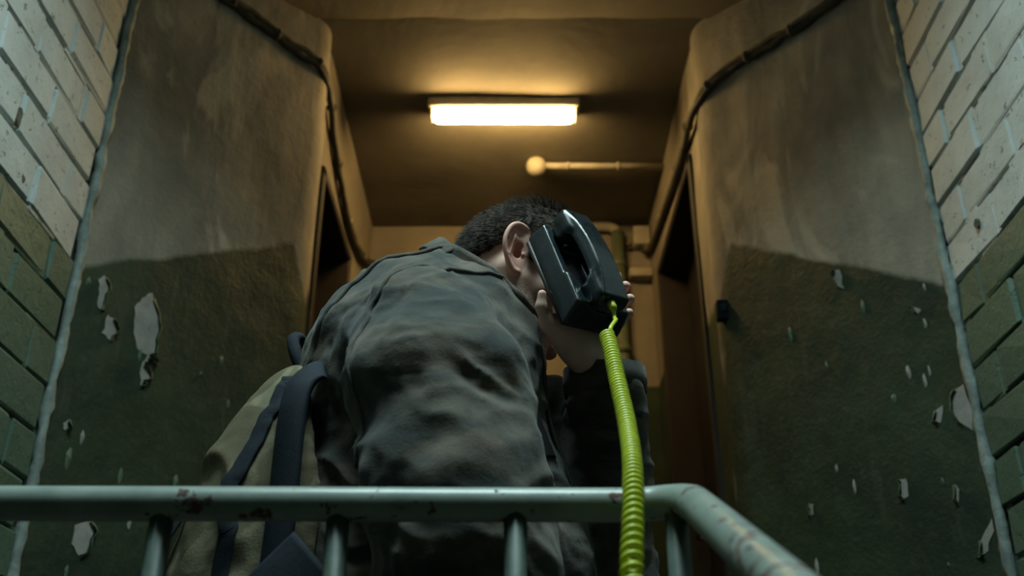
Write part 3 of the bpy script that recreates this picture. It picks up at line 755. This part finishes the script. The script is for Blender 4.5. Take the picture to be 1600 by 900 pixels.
# phone frame (needed by the hand): l down its length, w across (+ = far edge), n out of its face
PA = np.array([.0355, 1.210, .715]); PB = np.array([.0820, 1.169, .566])
pl = PB - PA; PLEN = .172; pl /= np.linalg.norm(pl)
toc = -(PA + PB) / 2; toc -= pl * toc.dot(pl); toc /= np.linalg.norm(toc)
n1 = np.cross(toc, pl); n1 = n1 if n1[0] > 0 else -n1
PHA = R(37); pn = math.cos(PHA) * n1 + math.sin(PHA) * toc; pw = math.sin(PHA) * n1 - math.cos(PHA) * toc
PW, PT, PS = .100, .036, .955
PO = PA + (pw * PW / 2 - pn * PT) * PS                                      # origin: back face, top edge, middle
PM = np.stack([pl, pw, pn], 1)
def p2w(v): return (np.asarray(v) * PS) @ PM.T + PO
def w2p(v): return ((np.asarray(v) - PO) @ PM) / PS

# left hand, holding the phone from behind; built in phone space
WR_W = np.array([.122, 1.318, .515]); wr = w2p(WR_W[None])[0]
ax, p = grid((.02, -.085, -.10), (.285, .105, .075), .0024)
palm = cone(p, (.145, .012, -.032), (.108, .010, -.023), .020, .017, 1.9)
palm = smin(palm, cone(p, (.162, .016, -.044), (.145, .012, -.032), .018, .020, 1.5), .02)
hand = smin(palm, cone(p, tuple(wr), (.162, .016, -.044), .024, .020, 1.1), .025)
fing = [([(.118, .030, -.022), (.084, .058, -.014), (.073, .0690, .010), (.075, .0690, .032)], .0092),
        ([(.130, .034, -.022), (.103, .064, -.016), (.095, .0725, .012), (.098, .0715, .036)], .0094),
        ([(.143, .036, -.024), (.124, .065, -.018), (.117, .0725, .010), (.120, .0715, .033)], .0090),
        ([(.157, .034, -.026), (.144, .061, -.020), (.138, .0680, .004), (.140, .0675, .024)], .0080)]
for pts, r in fing:
    f_ = chain(p, pts, [r * 1.15, r * 1.08, r, r * .82], .003); hand = smin(hand, f_, .006)
th = chain(p, [(.155, -.006, -.038), (.134, -.036, -.034), (.118, -.0490, -.022), (.104, -.0505, -.011)], [.014, .0105, .0080, .0062], .006)
hand = smin(hand, th, .012)
V, F = nets(hand, ax); V = relax(V, F, 1, .4)
tip = np.clip((V[:, 2] - .005) / .02, 0, 1) * .5
parts_V.append(p2w(V)); parts_F.append(F); parts_T.append(np.stack([tip, np.zeros(len(V))], 1))

# right hand, hanging below the frame
ax, p = grid((-.08, 1.02, -.22), (.12, 1.20, .04), .004)
q0 = np.array([.01, 1.105, .0]); rh = cone(p, (.0, 1.105, .02), (.012, 1.105, -.04), .028, .026); rh = smin(rh, cone(p, (.012, 1.105, -.045), (.02, 1.105, -.095), .026, .024, .7), .02)
for k, (dx, ln) in enumerate(((-.022, .075), (-.004, .085), (.013, .08), (.029, .062))):
    b_ = (.02 + dx, 1.103, -.105); rh = smin(rh, chain(p, [b_, (b_[0] + .004, 1.112, -.105 - ln * .5), (b_[0] + .002, 1.128, -.105 - ln * .92)], [.0098, .0090, .0072], .003), .006)
rh = smin(rh, chain(p, [(.03, 1.105, -.055), (.055, 1.118, -.085), (.056, 1.130, -.118)], [.014, .0105, .0082], .004), .01)
V, F = nets(rh, ax); V = relax(V, F, 1); parts_V.append(V); parts_F.append(F); parts_T.append(np.zeros((len(V), 2)))

# trunk, arms and legs under the clothes (coarse)
ax, p = grid((-.42, 1.00, FLOOR + .03), (.26, 1.66, .66), .012)
SHN, SHF = (-.085, 1.165, .525), (-.075, 1.520, .530)
ELN, ELF = (-.060, 1.105, .255), (.118, 1.430, .265)
bd = chain(p, [(-.055, 1.335, .58), (-.13, 1.335, .46), (-.13, 1.335, .30), (-.14, 1.335, .12)], [.06, .105, .10, .11], .05, 1.1)
bd = smin(bd, cone(p, SHN, SHF, .06, .06), .05)
bd = smin(bd, chain(p, [SHN, ELN, (.0, 1.105, .0)], [.055, .042, .028], .02), .03)
bd = smin(bd, chain(p, [SHF, ELF, tuple(WR_W)], [.055, .042, .028], .02), .03)
for yy in (1.245, 1.425):
    bd = smin(bd, chain(p, [(-.14, yy, .10), (-.10, yy, -.28), (-.135, yy, -.60)], [.092, .060, .042], .03), .03)
V, F = nets(bd, ax); parts_V.append(V); parts_F.append(F); parts_T.append(np.zeros((len(V), 2)))
off = 0; FF = []
for v_, f_ in zip(parts_V, parts_F): FF.append(f_ + off); off += len(v_)
VV = np.concatenate(parts_V); FF = np.concatenate(FF); TT = np.concatenate(parts_T)
base = np.array([-.12, 1.335, FLOOR])
me = fast_me('person_body', VV - base, FF)
at = me.color_attributes.new('tint', 'FLOAT_COLOR', 'POINT')
at.data.foreach_set('color', np.concatenate([TT, np.zeros((len(TT), 1)), np.ones((len(TT), 1))], 1).astype(np.float32).ravel())
person = link('person', me, MT['skin']); person.location = base
tag(person, 'man in a dark canvas jacket bowing his head against a black telephone', 'person')
bpy.context.view_layer.update()
def body_part(name, V, F, mat, parent=None, smooth=True):
    par = parent or person
    o = link(name, fast_me(name, np.asarray(V) - base, F), mat, par, smooth); return o
def body_mesh(name, me, mat, parent=None, smooth=True):
    me.transform(Matrix.Translation(-Vector(base))); return link(name, me, mat, parent or person, smooth)

# hair: a close-cropped cap and the strands over it
keep = hmask > 0; fk = keep[HFc].all(1)
Vh = HV + HN * (np.clip(hmask / .02, 0, 1) * .0035 + np.where(keep, .0012, 0) + np.clip(hmask / .03, 0, 1) * fbm(HV * 120, 2) * .006)[:, None]
used = np.unique(HFc[fk]); mp = np.full(len(HV), -1); mp[used] = np.arange(len(used))
hair = body_part('hair', h2w(Vh[used]), mp[HFc[fk]], MT['hair'])
cand = np.where(hmask > -.001)[0]; pick = rng.choice(cand, 15000)
b_ = HV[pick] + (rng.random((len(pick), 3)) - .5) * .0018; nn = HN[pick]
hm = np.clip(hmask[pick] / .035, 0, 1)
flow = np.stack([-.75 + .9 * np.clip((b_[:, 2] - .10) / .03, 0, 1), np.zeros(len(pick)), np.where(b_[:, 2] > .10, .1, -.65)], 1) + (rng.random((len(pick), 3)) - .5) * .5
top = np.clip((b_[:, 2] - .085) / .04, 0, 1)
dr = nn * (.55 + .45 * top)[:, None] + flow * (.85 - .35 * top)[:, None]; dr /= np.linalg.norm(dr, axis=1)[:, None]
ln = (.006 + .009 * hm + .009 * top) * rng.uniform(.7, 1.25, len(pick))
curl = flow - nn * (flow * nn).sum(1)[:, None]
sd = np.cross(dr, rng.random((len(pick), 3)) - .5); sd /= np.linalg.norm(sd, axis=1)[:, None]; s2 = np.cross(dr, sd)
rad = .00038
lev = [(0, 1.0), (.55, .8), (1.0, .08)]; SV = []
for t, rr in lev:
    c_ = b_ + dr * (ln * t)[:, None] + curl * (ln * .35 * t * t)[:, None]
    for k in range(3):
        a_ = 2 * math.pi * k / 3; SV.append(c_ + (sd * math.cos(a_) + s2 * math.sin(a_)) * rad * rr)
N = len(pick); SV = np.concatenate(SV); SF = []
for l_ in range(2):
    for k in range(3):
        k2 = (k + 1) % 3; i_ = np.arange(N)
        SF.append(np.stack([(l_ * 3 + k) * N + i_, (l_ * 3 + k2) * N + i_, ((l_ + 1) * 3 + k2) * N + i_, ((l_ + 1) * 3 + k) * N + i_], 1))
strands = body_part('hair_strands', h2w(SV), np.concatenate(SF), MT['hair'], hair); strands['kind'] = 'stuff'
strands.location = (0, 0, 0)

# ------------------------------------------------------------------ jacket
ax, p = grid((-.40, .98, -.10), (.25, 1.66, .80), .0055)
p = [a.astype(np.float32) for a in p]
tor = ell(p, (-.122, 1.335, .530), (.162, .172, .172))
tor = smin(tor, chain(p, [(-.122, 1.335, .45), (-.108, 1.335, .36), (-.090, 1.335, .24), (-.095, 1.335, .00)], [.153, .170, .182, .175], .05, .90), .05)
tor = smin(tor, cone(p, (-.075, 1.335, .585), (-.062, 1.335, .640), .10, .080, .92), .05)         # yoke up to the neck
tor = smin(tor, cone(p, (-.115, 1.21, .528), (-.09, 1.49, .54), .080, .08), .05)
slv = chain(p, [(-.103, 1.165, .515), (-.084, 1.125, .43), (-.060, 1.098, .315), (-.042, 1.093, .230)], [.090, .101, .094, .090], .03, .84)
slv = smin(slv, chain(p, [(-.048, 1.095, .230), (-.015, 1.10, .12), (.0, 1.105, .035)], [.086, .066, .050], .03, .95), .03)
fslv = chain(p, [SHF, ELF, (.1265, 1.322, .512)], [.09, .074, .054], .03)
# open front: the two halves hang apart
u_ = (p[0] - .045) - np.interp(p[2], [0, .26, .40, .58, .70], [.085, .075, .040, -.035, -.08]).astype(np.float32)
gap = np.interp(p[2], [0, .30, .55, .66], [.06, .045, .030, .05]).astype(np.float32)
tor = smax(tor, -smax(np.abs(p[1] - 1.350) - gap, -u_, .01), .01)
fslv = smin(fslv, cone(p, (.050, 1.405, .520), (.080, 1.400, .03), .046, .060), .02)          # far half of the open front
d = smin(smin(tor, slv, .010), fslv, .02)
d = smax(d, -(p[2] + .065), .01)                                                               # hem
d = smax(d, -cone(p, (-.050, 1.335, .59), (-.018, 1.335, .71), .072, .078), .006)              # neck opening
# sleeve ends are open
d = smax(d, -cone(p, (.1265, 1.328, .475), (.1245, 1.312, .58), .042, .046), .004)
d = smax(d, -cone(p, (.0, 1.105, -.03), (-.01, 1.103, .07), .040, .040), .004)
V, F = nets(d, ax); V = relax(V, F, 3, .5); Nn = vnormals(V, F)
# folds
near = np.clip((1.24 - V[:, 1]) / .06, 0, 1)
cs, sn = math.cos(R(-28)), math.sin(R(-28))
t1 = V[:, 0] * cs + V[:, 2] * sn; t2 = -V[:, 0] * sn + V[:, 2] * cs
w1 = ridge(np.stack([t1 * 9, V[:, 1] * 6, t2 * 26 + 2.5 * vnoise(V * 11)], 1)) ** 2
w2 = ridge(np.stack([t2 * 7 + 3, V[:, 1] * 5, t1 * 22 + 3 * vnoise(V * 9 + 4)], 1)) ** 2
elbow = np.exp(-((V[:, 2] - .31) / .085) ** 2) * near
d_ = (w1 - .4) * (.0065 + .011 * elbow) + (w2 - .4) * .0065 + fbm(V * 15, 3) * .020 + (ridge(V * np.array([30, 22, 44]) + 3 * vnoise(V * 20)[:, None]) ** 2 - .4) * .0032
soft = np.clip((V[:, 2] + .05) / .05, 0, 1)
V = V + Nn * (d_ * soft)[:, None]; V = relax(V, F, 1, .3)
jacket = body_part('jacket', V, F, MT['jacket'])
JV, JF = V, F
from mathutils.bvhtree import BVHTree
VT, FT = nets(tor, ax)                                                       # trunk alone, to lay the zip and flap on
bvt = BVHTree.FromPolygons([tuple(v) for v in VT], [tuple(f) for f in FT])
bvh = BVHTree.FromPolygons([tuple(v) for v in V], [tuple(f) for f in F])
def snap(pt, out=.0, tree=None):
    co, no, i, dd = (tree or bvh).find_nearest(Vector(pt)); return np.array(co) + np.array(no) * out, np.array(no)
def surf_line(pts, n=14, out=.001, tree=None):
    c_ = catmull(pts, n); r = [snap(q, out, tree) for q in c_]; return np.array([a for a, b in r]), np.array([b for a, b in r])
# seams: yoke seam along the back of the shoulder, armhole, sleeve
for pts, rr in (([(-.075, 1.262, .72), (-.12, 1.25, .695), (-.17, 1.235, .67), (-.235, 1.225, .60), (-.275, 1.22, .50), (-.28, 1.22, .36)], .0042),
                ([(-.02, 1.25, .64), (-.06, 1.20, .63), (-.13, 1.13, .59), (-.185, 1.09, .52), (-.185, 1.07, .42), (-.15, 1.08, .33)], .0034)):
    l_, n_ = surf_line(pts, 12, .0008); body_mesh('seam', tube_me('seam', l_, rr, 8, cap=True), MT['jacket'], jacket)
# collar
def ring(phi, up, out=0.0):
    e1 = np.array([.74, 0, -.67]); e2 = np.array([.60, 0, .80]); c0 = np.array([-.046, 1.335, .644])
    return c0 + e1 * math.cos(phi) * (.098 + out) + np.array([0, 1, 0]) * math.sin(phi) * (.086 + out) + e2 * up
V = []; F = []; npx = 60; hs = [-.030, -.012, .006, .020, .026]
for i in range(npx + 1):
    ph = R(22) + (R(338) - R(22)) * i / npx
    bk = .5 - .5 * math.cos(ph)
    for side_ in (0, 1):
        for k, u0 in enumerate(hs):
            fl_ = .010 * (k / 4) ** 2 * bk
            o_ = (.0 if side_ == 0 else .007) + fl_ + .003 * mnoise.noise((i * .3, k * .5, 2))
            V.append(ring(ph, u0 * (1 + .25 * (1 - bk)) - .012 * bk, o_ - .004 * (1 - bk)))
m_ = 2 * len(hs)
for i in range(npx):
    for k in range(len(hs) - 1):
        a = i * m_ + k; F.append((a, a + m_, a + m_ + 1, a + 1)); a += len(hs); F.append((a, a + 1, a + m_ + 1, a + m_))
    a = i * m_ + len(hs) - 1; b2_ = i * m_ + m_ - 1; F.append((a, a + m_, b2_ + m_, b2_)); a = i * m_; b2_ = a + len(hs); F.append((a, b2_, b2_ + m_, a + m_))
F += [tuple([k for k in range(len(hs))] + [m_ - 1 - k for k in range(len(hs))]), tuple([npx * m_ + k for k in range(len(hs))] + [npx * m_ + m_ - 1 - k for k in range(len(hs))])[::-1]]
me = pyd('collar', V, F); bm = bmesh.new(); bm.from_mesh(me); bmesh.ops.recalc_face_normals(bm, faces=bm.faces[:]); bm.to_mesh(me); bm.free()
collar = body_mesh('collar', me, MT['jacket'], jacket)
# tab over the back of the collar
tp_ = catmull([ring(R(180 + 58), .000, .010), ring(R(180 + 46), .006, .013), ring(R(180 + 34), .010, .015), ring(R(180 + 20), .010, .016)], 6)
tn_ = np.array([(q - np.array([-.046, 1.335, .644])) + np.array([0, 0, .03]) for q in tp_])
body_mesh('collar_tab', ribbon_me('collar_tab', tp_, tn_, .030, .005), MT['jacket'], jacket)
# zip along the near front edge, pocket flap
l_, n_ = surf_line([(.020, 1.285, .60), (.058, 1.29, .50), (.088, 1.292, .40), (.105, 1.29, .30), (.125, 1.285, .18), (.12, 1.285, .02)], 12, .003, bvt)
body_mesh('zip', tube_me('zip', l_, .0036, 8, jit=.5), MT['zip'], jacket)
l_, n_ = surf_line([(.03, 1.20, .47), (.045, 1.215, .43), (.055, 1.22, .395)], 8, .001, bvt)
body_mesh('pocket_flap', ribbon_me('pocket_flap', l_, n_, .055, .006), MT['black'], jacket)
# cuff of the raised sleeve
cf = [(.1265, 1.320, .505), (.126, 1.3175, .522), (.1255, 1.315, .540)]
ang = np.linspace(0, 2 * math.pi, 25); V = []; F = []
ax_ = np.array(cf[2]) - np.array(cf[0]); ax_ /= np.linalg.norm(ax_); ua = np.cross(ax_, (0, 1, 0)); ua /= np.linalg.norm(ua); va = np.cross(ax_, ua)
for rr, tt in ((.0535, 0), (.0560, 0), (.0570, 1), (.0560, 2), (.0490, 2), (.0475, 1), (.0475, 0)):
    for a in ang[:-1]:
        V.append(np.array(cf[tt]) + (ua * math.cos(a) + va * math.sin(a)) * (rr + .0025 * mnoise.noise((math.cos(a) * 3, math.sin(a) * 3, tt))) + ax_ * .004 * mnoise.noise((math.cos(a) * 2, math.sin(a) * 2, 5)))
for r_ in range(6):
    for k in range(24): k2 = (k + 1) % 24; F.append((r_ * 24 + k, r_ * 24 + k2, (r_ + 1) * 24 + k2, (r_ + 1) * 24 + k))
body_mesh('cuff', pyd('cuff', V, F), MT['jacket'], jacket)

# black hooded top inside the jacket, trousers, shoes
ax, p = grid((-.32, 1.08, .05), (.16, 1.60, .72), .009)
d = chain(p, [(-.045, 1.335, .60), (-.10, 1.335, .46), (-.085, 1.335, .30), (-.09, 1.335, .10)], [.085, .135, .142, .140], .05, 1.1)
d = smax(d, -cone(p, (-.045, 1.335, .60), (-.010, 1.335, .74), .062, .066), .01)
V, F = nets(d, ax); body_part('shirt', relax(V, F, 2), F, MT['black'])
ax, p = grid((-.34, 1.10, FLOOR + .05), (.12, 1.56, .24), .010)
d = None
for yy in (1.245, 1.425):
    e_ = chain(p, [(-.12, yy, .12), (-.09, yy, -.28), (-.13, yy, FLOOR + .10)], [.112, .085, .074], .03); d = e_ if d is None else smin(d, e_, .03)
d = smin(d, cone(p, (-.12, 1.335, .16), (-.12, 1.335, .10), .13, .13, 1.15), .04)
V, F = nets(d, ax); Nn = vnormals(V, F); V = V + Nn * (fbm(V * 14, 3) * .016)[:, None]; body_part('trousers', relax(V, F, 1), F, MT['trouser'])
for yy in (1.245, 1.425):
    ax, p = grid((-.24, yy - .07, FLOOR - .01), (.12, yy + .07, FLOOR + .16), .006)
    d = smin(cone(p, (-.14, yy, FLOOR + .05), (.045, yy, FLOOR + .035), .048, .042), cone(p, (-.135, yy, FLOOR + .06), (-.135, yy, FLOOR + .12), .046, .046), .03)
    d = smax(d, FLOOR + .001 - p[2], .004); V, F = nets(d, ax); sh = body_part('shoe', V, F, MT['shoe'])
    body_mesh('sole', box_me('sole', (-.192, yy - .045, FLOOR), (.092, yy + .045, FLOOR + .022), .012, 3), MT['black'], sh)

# ------------------------------------------------------------------ backpack
bp = empty('backpack', (-.36, 1.335, .05)); tag(bp, 'khaki camouflage backpack with navy straps on the man\'s back', 'backpack')
ax, p = grid((-.56, 1.13, .0), (-.20, 1.54, .64), .006)
k0 = (np.abs((p[0] + .262 - .10 * (p[2] - .22)) / .162) ** 2.3 + np.abs((p[1] - 1.335) / .150) ** 3.2 + np.abs((p[2] - .215) / .335) ** 2.4) ** (1 / 2.5)
d = (k0 - 1) * .12
d = smax(d, -(chain(p, [(-.105, 1.335, .535), (-.11, 1.335, .45), (-.105, 1.335, .36), (-.090, 1.335, .24), (-.095, 1.335, .0)], [.166, .162, .168, .176, .17], .05, 1.0)), .02)
V, F = nets(d, ax); V = relax(V, F, 2); Nn = vnormals(V, F)
V = V + Nn * ((ridge(np.stack([V[:, 0] * 16, V[:, 1] * 9, V[:, 2] * 9], 1)) ** 2 - .4) * .010 + fbm(V * 16, 3) * .016)[:, None]
PV, PF = V, F
pack = wparent(link('pack_body', fast_me('pack_body', V, F), MT['pack']), bp)
pb = BVHTree.FromPolygons([tuple(v) for v in V], [tuple(f) for f in F])
def psnap(pts, out, n=10):
    c_ = catmull(pts, n); A, B = [], []
    for q in c_:
        co, no, i, dd = pb.find_nearest(Vector(q)); A.append(np.array(co) + np.array(no) * out); B.append(np.array(no))
    return np.array(A), np.array(B)
for pts, wd_ in (([(-.285, 1.17, .52), (-.315, 1.17, .45), (-.33, 1.17, .36), (-.335, 1.17, .24), (-.33, 1.17, .06)], .022), ([(-.285, 1.50, .52), (-.315, 1.50, .45), (-.33, 1.50, .36), (-.335, 1.50, .24), (-.33, 1.50, .06)], .022),
                 ([(-.36, 1.335, .44), (-.42, 1.335, .30), (-.42, 1.335, .12)], .022)):
    a_, b_ = psnap(pts, .001); wparent(link('compression_strap', ribbon_me('strap', a_, b_, wd_, .004), MT['navy']), bp)
# shoulder straps: over the pack edge, along the jacket's side, back to the pack's foot
for yy, sg in ((1.20, 1), (1.47, -1)):
    c_ = catmull([(-.222, yy + sg * .03, .500), (-.244, yy + sg * .008, .490), (-.258, yy - sg * .010, .462), (-.262, yy - sg * .018, .41), (-.262, yy - sg * .020, .32), (-.265, yy - sg * .020, .20), (-.27, yy - sg * .015, .09)], 10)
    nrm = np.tile(np.array([[-.35, -.93 * sg, .05]]), (len(c_), 1))
    wparent(link('shoulder_strap', ribbon_me('shoulder_strap', c_, nrm, .036, .010), MT['navy']), bp)
c_ = catmull([(-.395, 1.25, .335), (-.412, 1.245, .30), (-.430, 1.243, .25), (-.448, 1.243, .17), (-.452, 1.243, .08)], 6)
wparent(link('loose_strap', ribbon_me('loose_strap', c_, np.tile(np.array([[-.5, -.85, .1]]), (len(c_), 1)), .022, .003), MT['navy']), bp)
c_ = catmull([(-.36, 1.19, .18), (-.29, 1.150, .215), (-.22, 1.125, .25), (-.16, 1.115, .275)], 10)
# haul loop
c_ = catmull([(-.285, 1.318, .535), (-.298, 1.316, .565), (-.304, 1.322, .588), (-.298, 1.335, .598), (-.292, 1.348, .588), (-.288, 1.352, .565), (-.282, 1.350, .535)], 6)
wparent(link('haul_loop', tube_me('haul_loop', c_, .009, 10, sx=.6), MT['navy']), bp)
c_ = catmull([(-.30, 1.14, .13), (-.27, 1.115, .165), (-.235, 1.105, .20), (-.20, 1.10, .235)], 8)
wparent(link('hip_belt', ribbon_me('hip_belt', c_, np.tile(np.array([[-.25, -.95, .1]]), (len(c_), 1)), .09, .012), MT['navy']), bp)

# ------------------------------------------------------------------ telephone
ph = empty('telephone', tuple(p2w(np.array([[PLEN, 0, 0]]))[0])); tag(ph, 'black wall telephone with its handset in the cradle, held to the man\'s face', 'telephone')
def phone_part(name, sdf, lo_, hi_, h, mat, it=1, parent=ph):
    ax, p = grid(lo_, hi_, h); V, F = nets(sdf(p), ax); V = relax(V, F, it, .35)
    return wparent(link(name, fast_me(name, p2w(V), F), mat), ph)
def base_sdf(p):
    l, w, n = p
    top = .034 + np.where(l > .102, np.clip((l - .102) / .004, 0, 1) * .0045, 0)                # step up to the lower half
    tp = np.interp(l, [0, .172], [.044, .050]).astype(np.float32)
    side = np.abs(w) - (tp - .10 * np.maximum(n - .010, 0))
    d = smax(smax(n - top, side, .0035), -n, .003)
    d = smax(d, -l + .10 * n, .004); d = smax(d, l - (.172 - .30 * n), .004)
    tr_ = smax(smax(np.abs(w + .000) - .031, np.abs(l - .073) - .050, .012), .012 - n, .004)     # trough under the grip
    d = smax(d, -tr_, .003)
    for lc in (.020, .142):                                                                     # ear cups
        d = smax(d, -ell(p, (lc, 0, .042), (.030, .031, .017)), .003)
    return d
phone_part('phone_base', base_sdf, (-.01, -.06, -.008), (.185, .06, .05), .0018, MT['phone'])
def hs_sdf(p):
    l, w, n = p; t = (l - .081) / .081
    cn = .066 - .010 * t * t - .006 * np.maximum(np.abs(t) - .7, 0)
    wid = .0215 + .0030 * np.abs(t) ** 2
    thick = .0105
    prof = smax(np.abs(n - cn) - thick, np.abs(w) - (wid - .35 * np.maximum(n - cn, 0)), .004)
    d = smax(prof, np.abs(l - .081) - (.086 - .1 * np.maximum(n - cn, 0)), .005)
    for lc, ln in ((.018, .019), (.143, .021)):
        blk = smax(smax(np.abs(l - lc) - ln, np.abs(w) - .0255, .010), smax(.030 - n, n - .062, .003), .004); d = smin(d, blk, .008)
    return d
hs = phone_part('handset', hs_sdf, (-.02, -.04, .018), (.18, .04, .09), .0018, MT['phone'])
hk = p2w(np.array([(.030, -.010, .012), (.032, -.011, .026), (.035, -.0115, .034)])); wparent(link('hook_switch', tube_me('hook_switch', hk, .0032, 8), MT['chrome']), ph)
bkp = box_me('back_plate', (.006, -.047, -.006), (.166, .047, .001), .002); bkp.transform(Matrix(np.vstack([np.hstack([PM * PS, PO[:, None]]), [0, 0, 0, 1]]).tolist())); wparent(link('back_plate', bkp, MT['shoe']), ph)
# cord: collar, short lead, long coil hanging past the rail
c0 = p2w(np.array([(.166, -.006, .054), (.178, -.006, .0545), (.186, -.007, .054)]))
wparent(link('cord_sleeve', tube_me('cord_sleeve', [c0[0], c0[1], c0[1] + (c0[2] - c0[1]) * .55], [.0058, .0052, .0045], 12), MT['cord']), ph)
wparent(link('sleeve_rim', tube_me('sleeve_rim', [c0[0] + (c0[1] - c0[0]) * .1, c0[0] + (c0[1] - c0[0]) * .25], .0070, 12), MT['navy']), ph)
E0 = c0[1] + (c0[2] - c0[1]) * .4
path = catmull([(.1130, 1.128, .506), (.1150, 1.106, .475), (.1165, 1.070, .425), (.1175, 1.015, .360), (.1140, .955, .300), (.1060, .895, .245), (.0985, .850, .200), (.0930, .822, .165), (.0900, .808, .120), (.0885, .800, .05), (.0880, .797, -.05), (.0900, .80, -.18)], 30)
seg = np.linalg.norm(np.diff(path, axis=0), axis=1); S_ = np.concatenate([[0], np.cumsum(seg)]); tot = S_[-1]
ns = 2600; ss = np.linspace(0, tot, ns); cen = np.stack([np.interp(ss, S_, path[:, k]) for k in range(3)], 1)
pitch = np.interp(ss, [0, .12, .22, .27, .33, .40, tot], [.0056, .0058, .0054, .0060, .0105, .0118, .0118])
phs = np.cumsum(np.concatenate([[0], 2 * math.pi * np.diff(ss) / pitch[1:]]))
tn = np.gradient(cen, axis=0); tn /= np.linalg.norm(tn, axis=1)[:, None]
u0 = np.cross(tn, np.array([0.2, 1, .3])); u0 /= np.linalg.norm(u0, axis=1)[:, None]; v0 = np.cross(tn, u0)
CR = .0073
coil = cen + (u0 * np.cos(phs)[:, None] + v0 * np.sin(phs)[:, None]) * CR
lead = catmull([E0, E0 + np.array([.0006, -.002, -.014]), E0 * .4 + coil[0] * .6 + np.array([.003, -.002, .004]), coil[0] + np.array([-.003, -.002, .006]), coil[0]], 6)
wparent(link('cord_lead', tube_me('cord_lead', lead, .0026, 10), MT['cord']), ph)
wparent(link('coiled_cord', tube_me('coiled_cord', coil, .0026, 7), MT['cord']), ph)
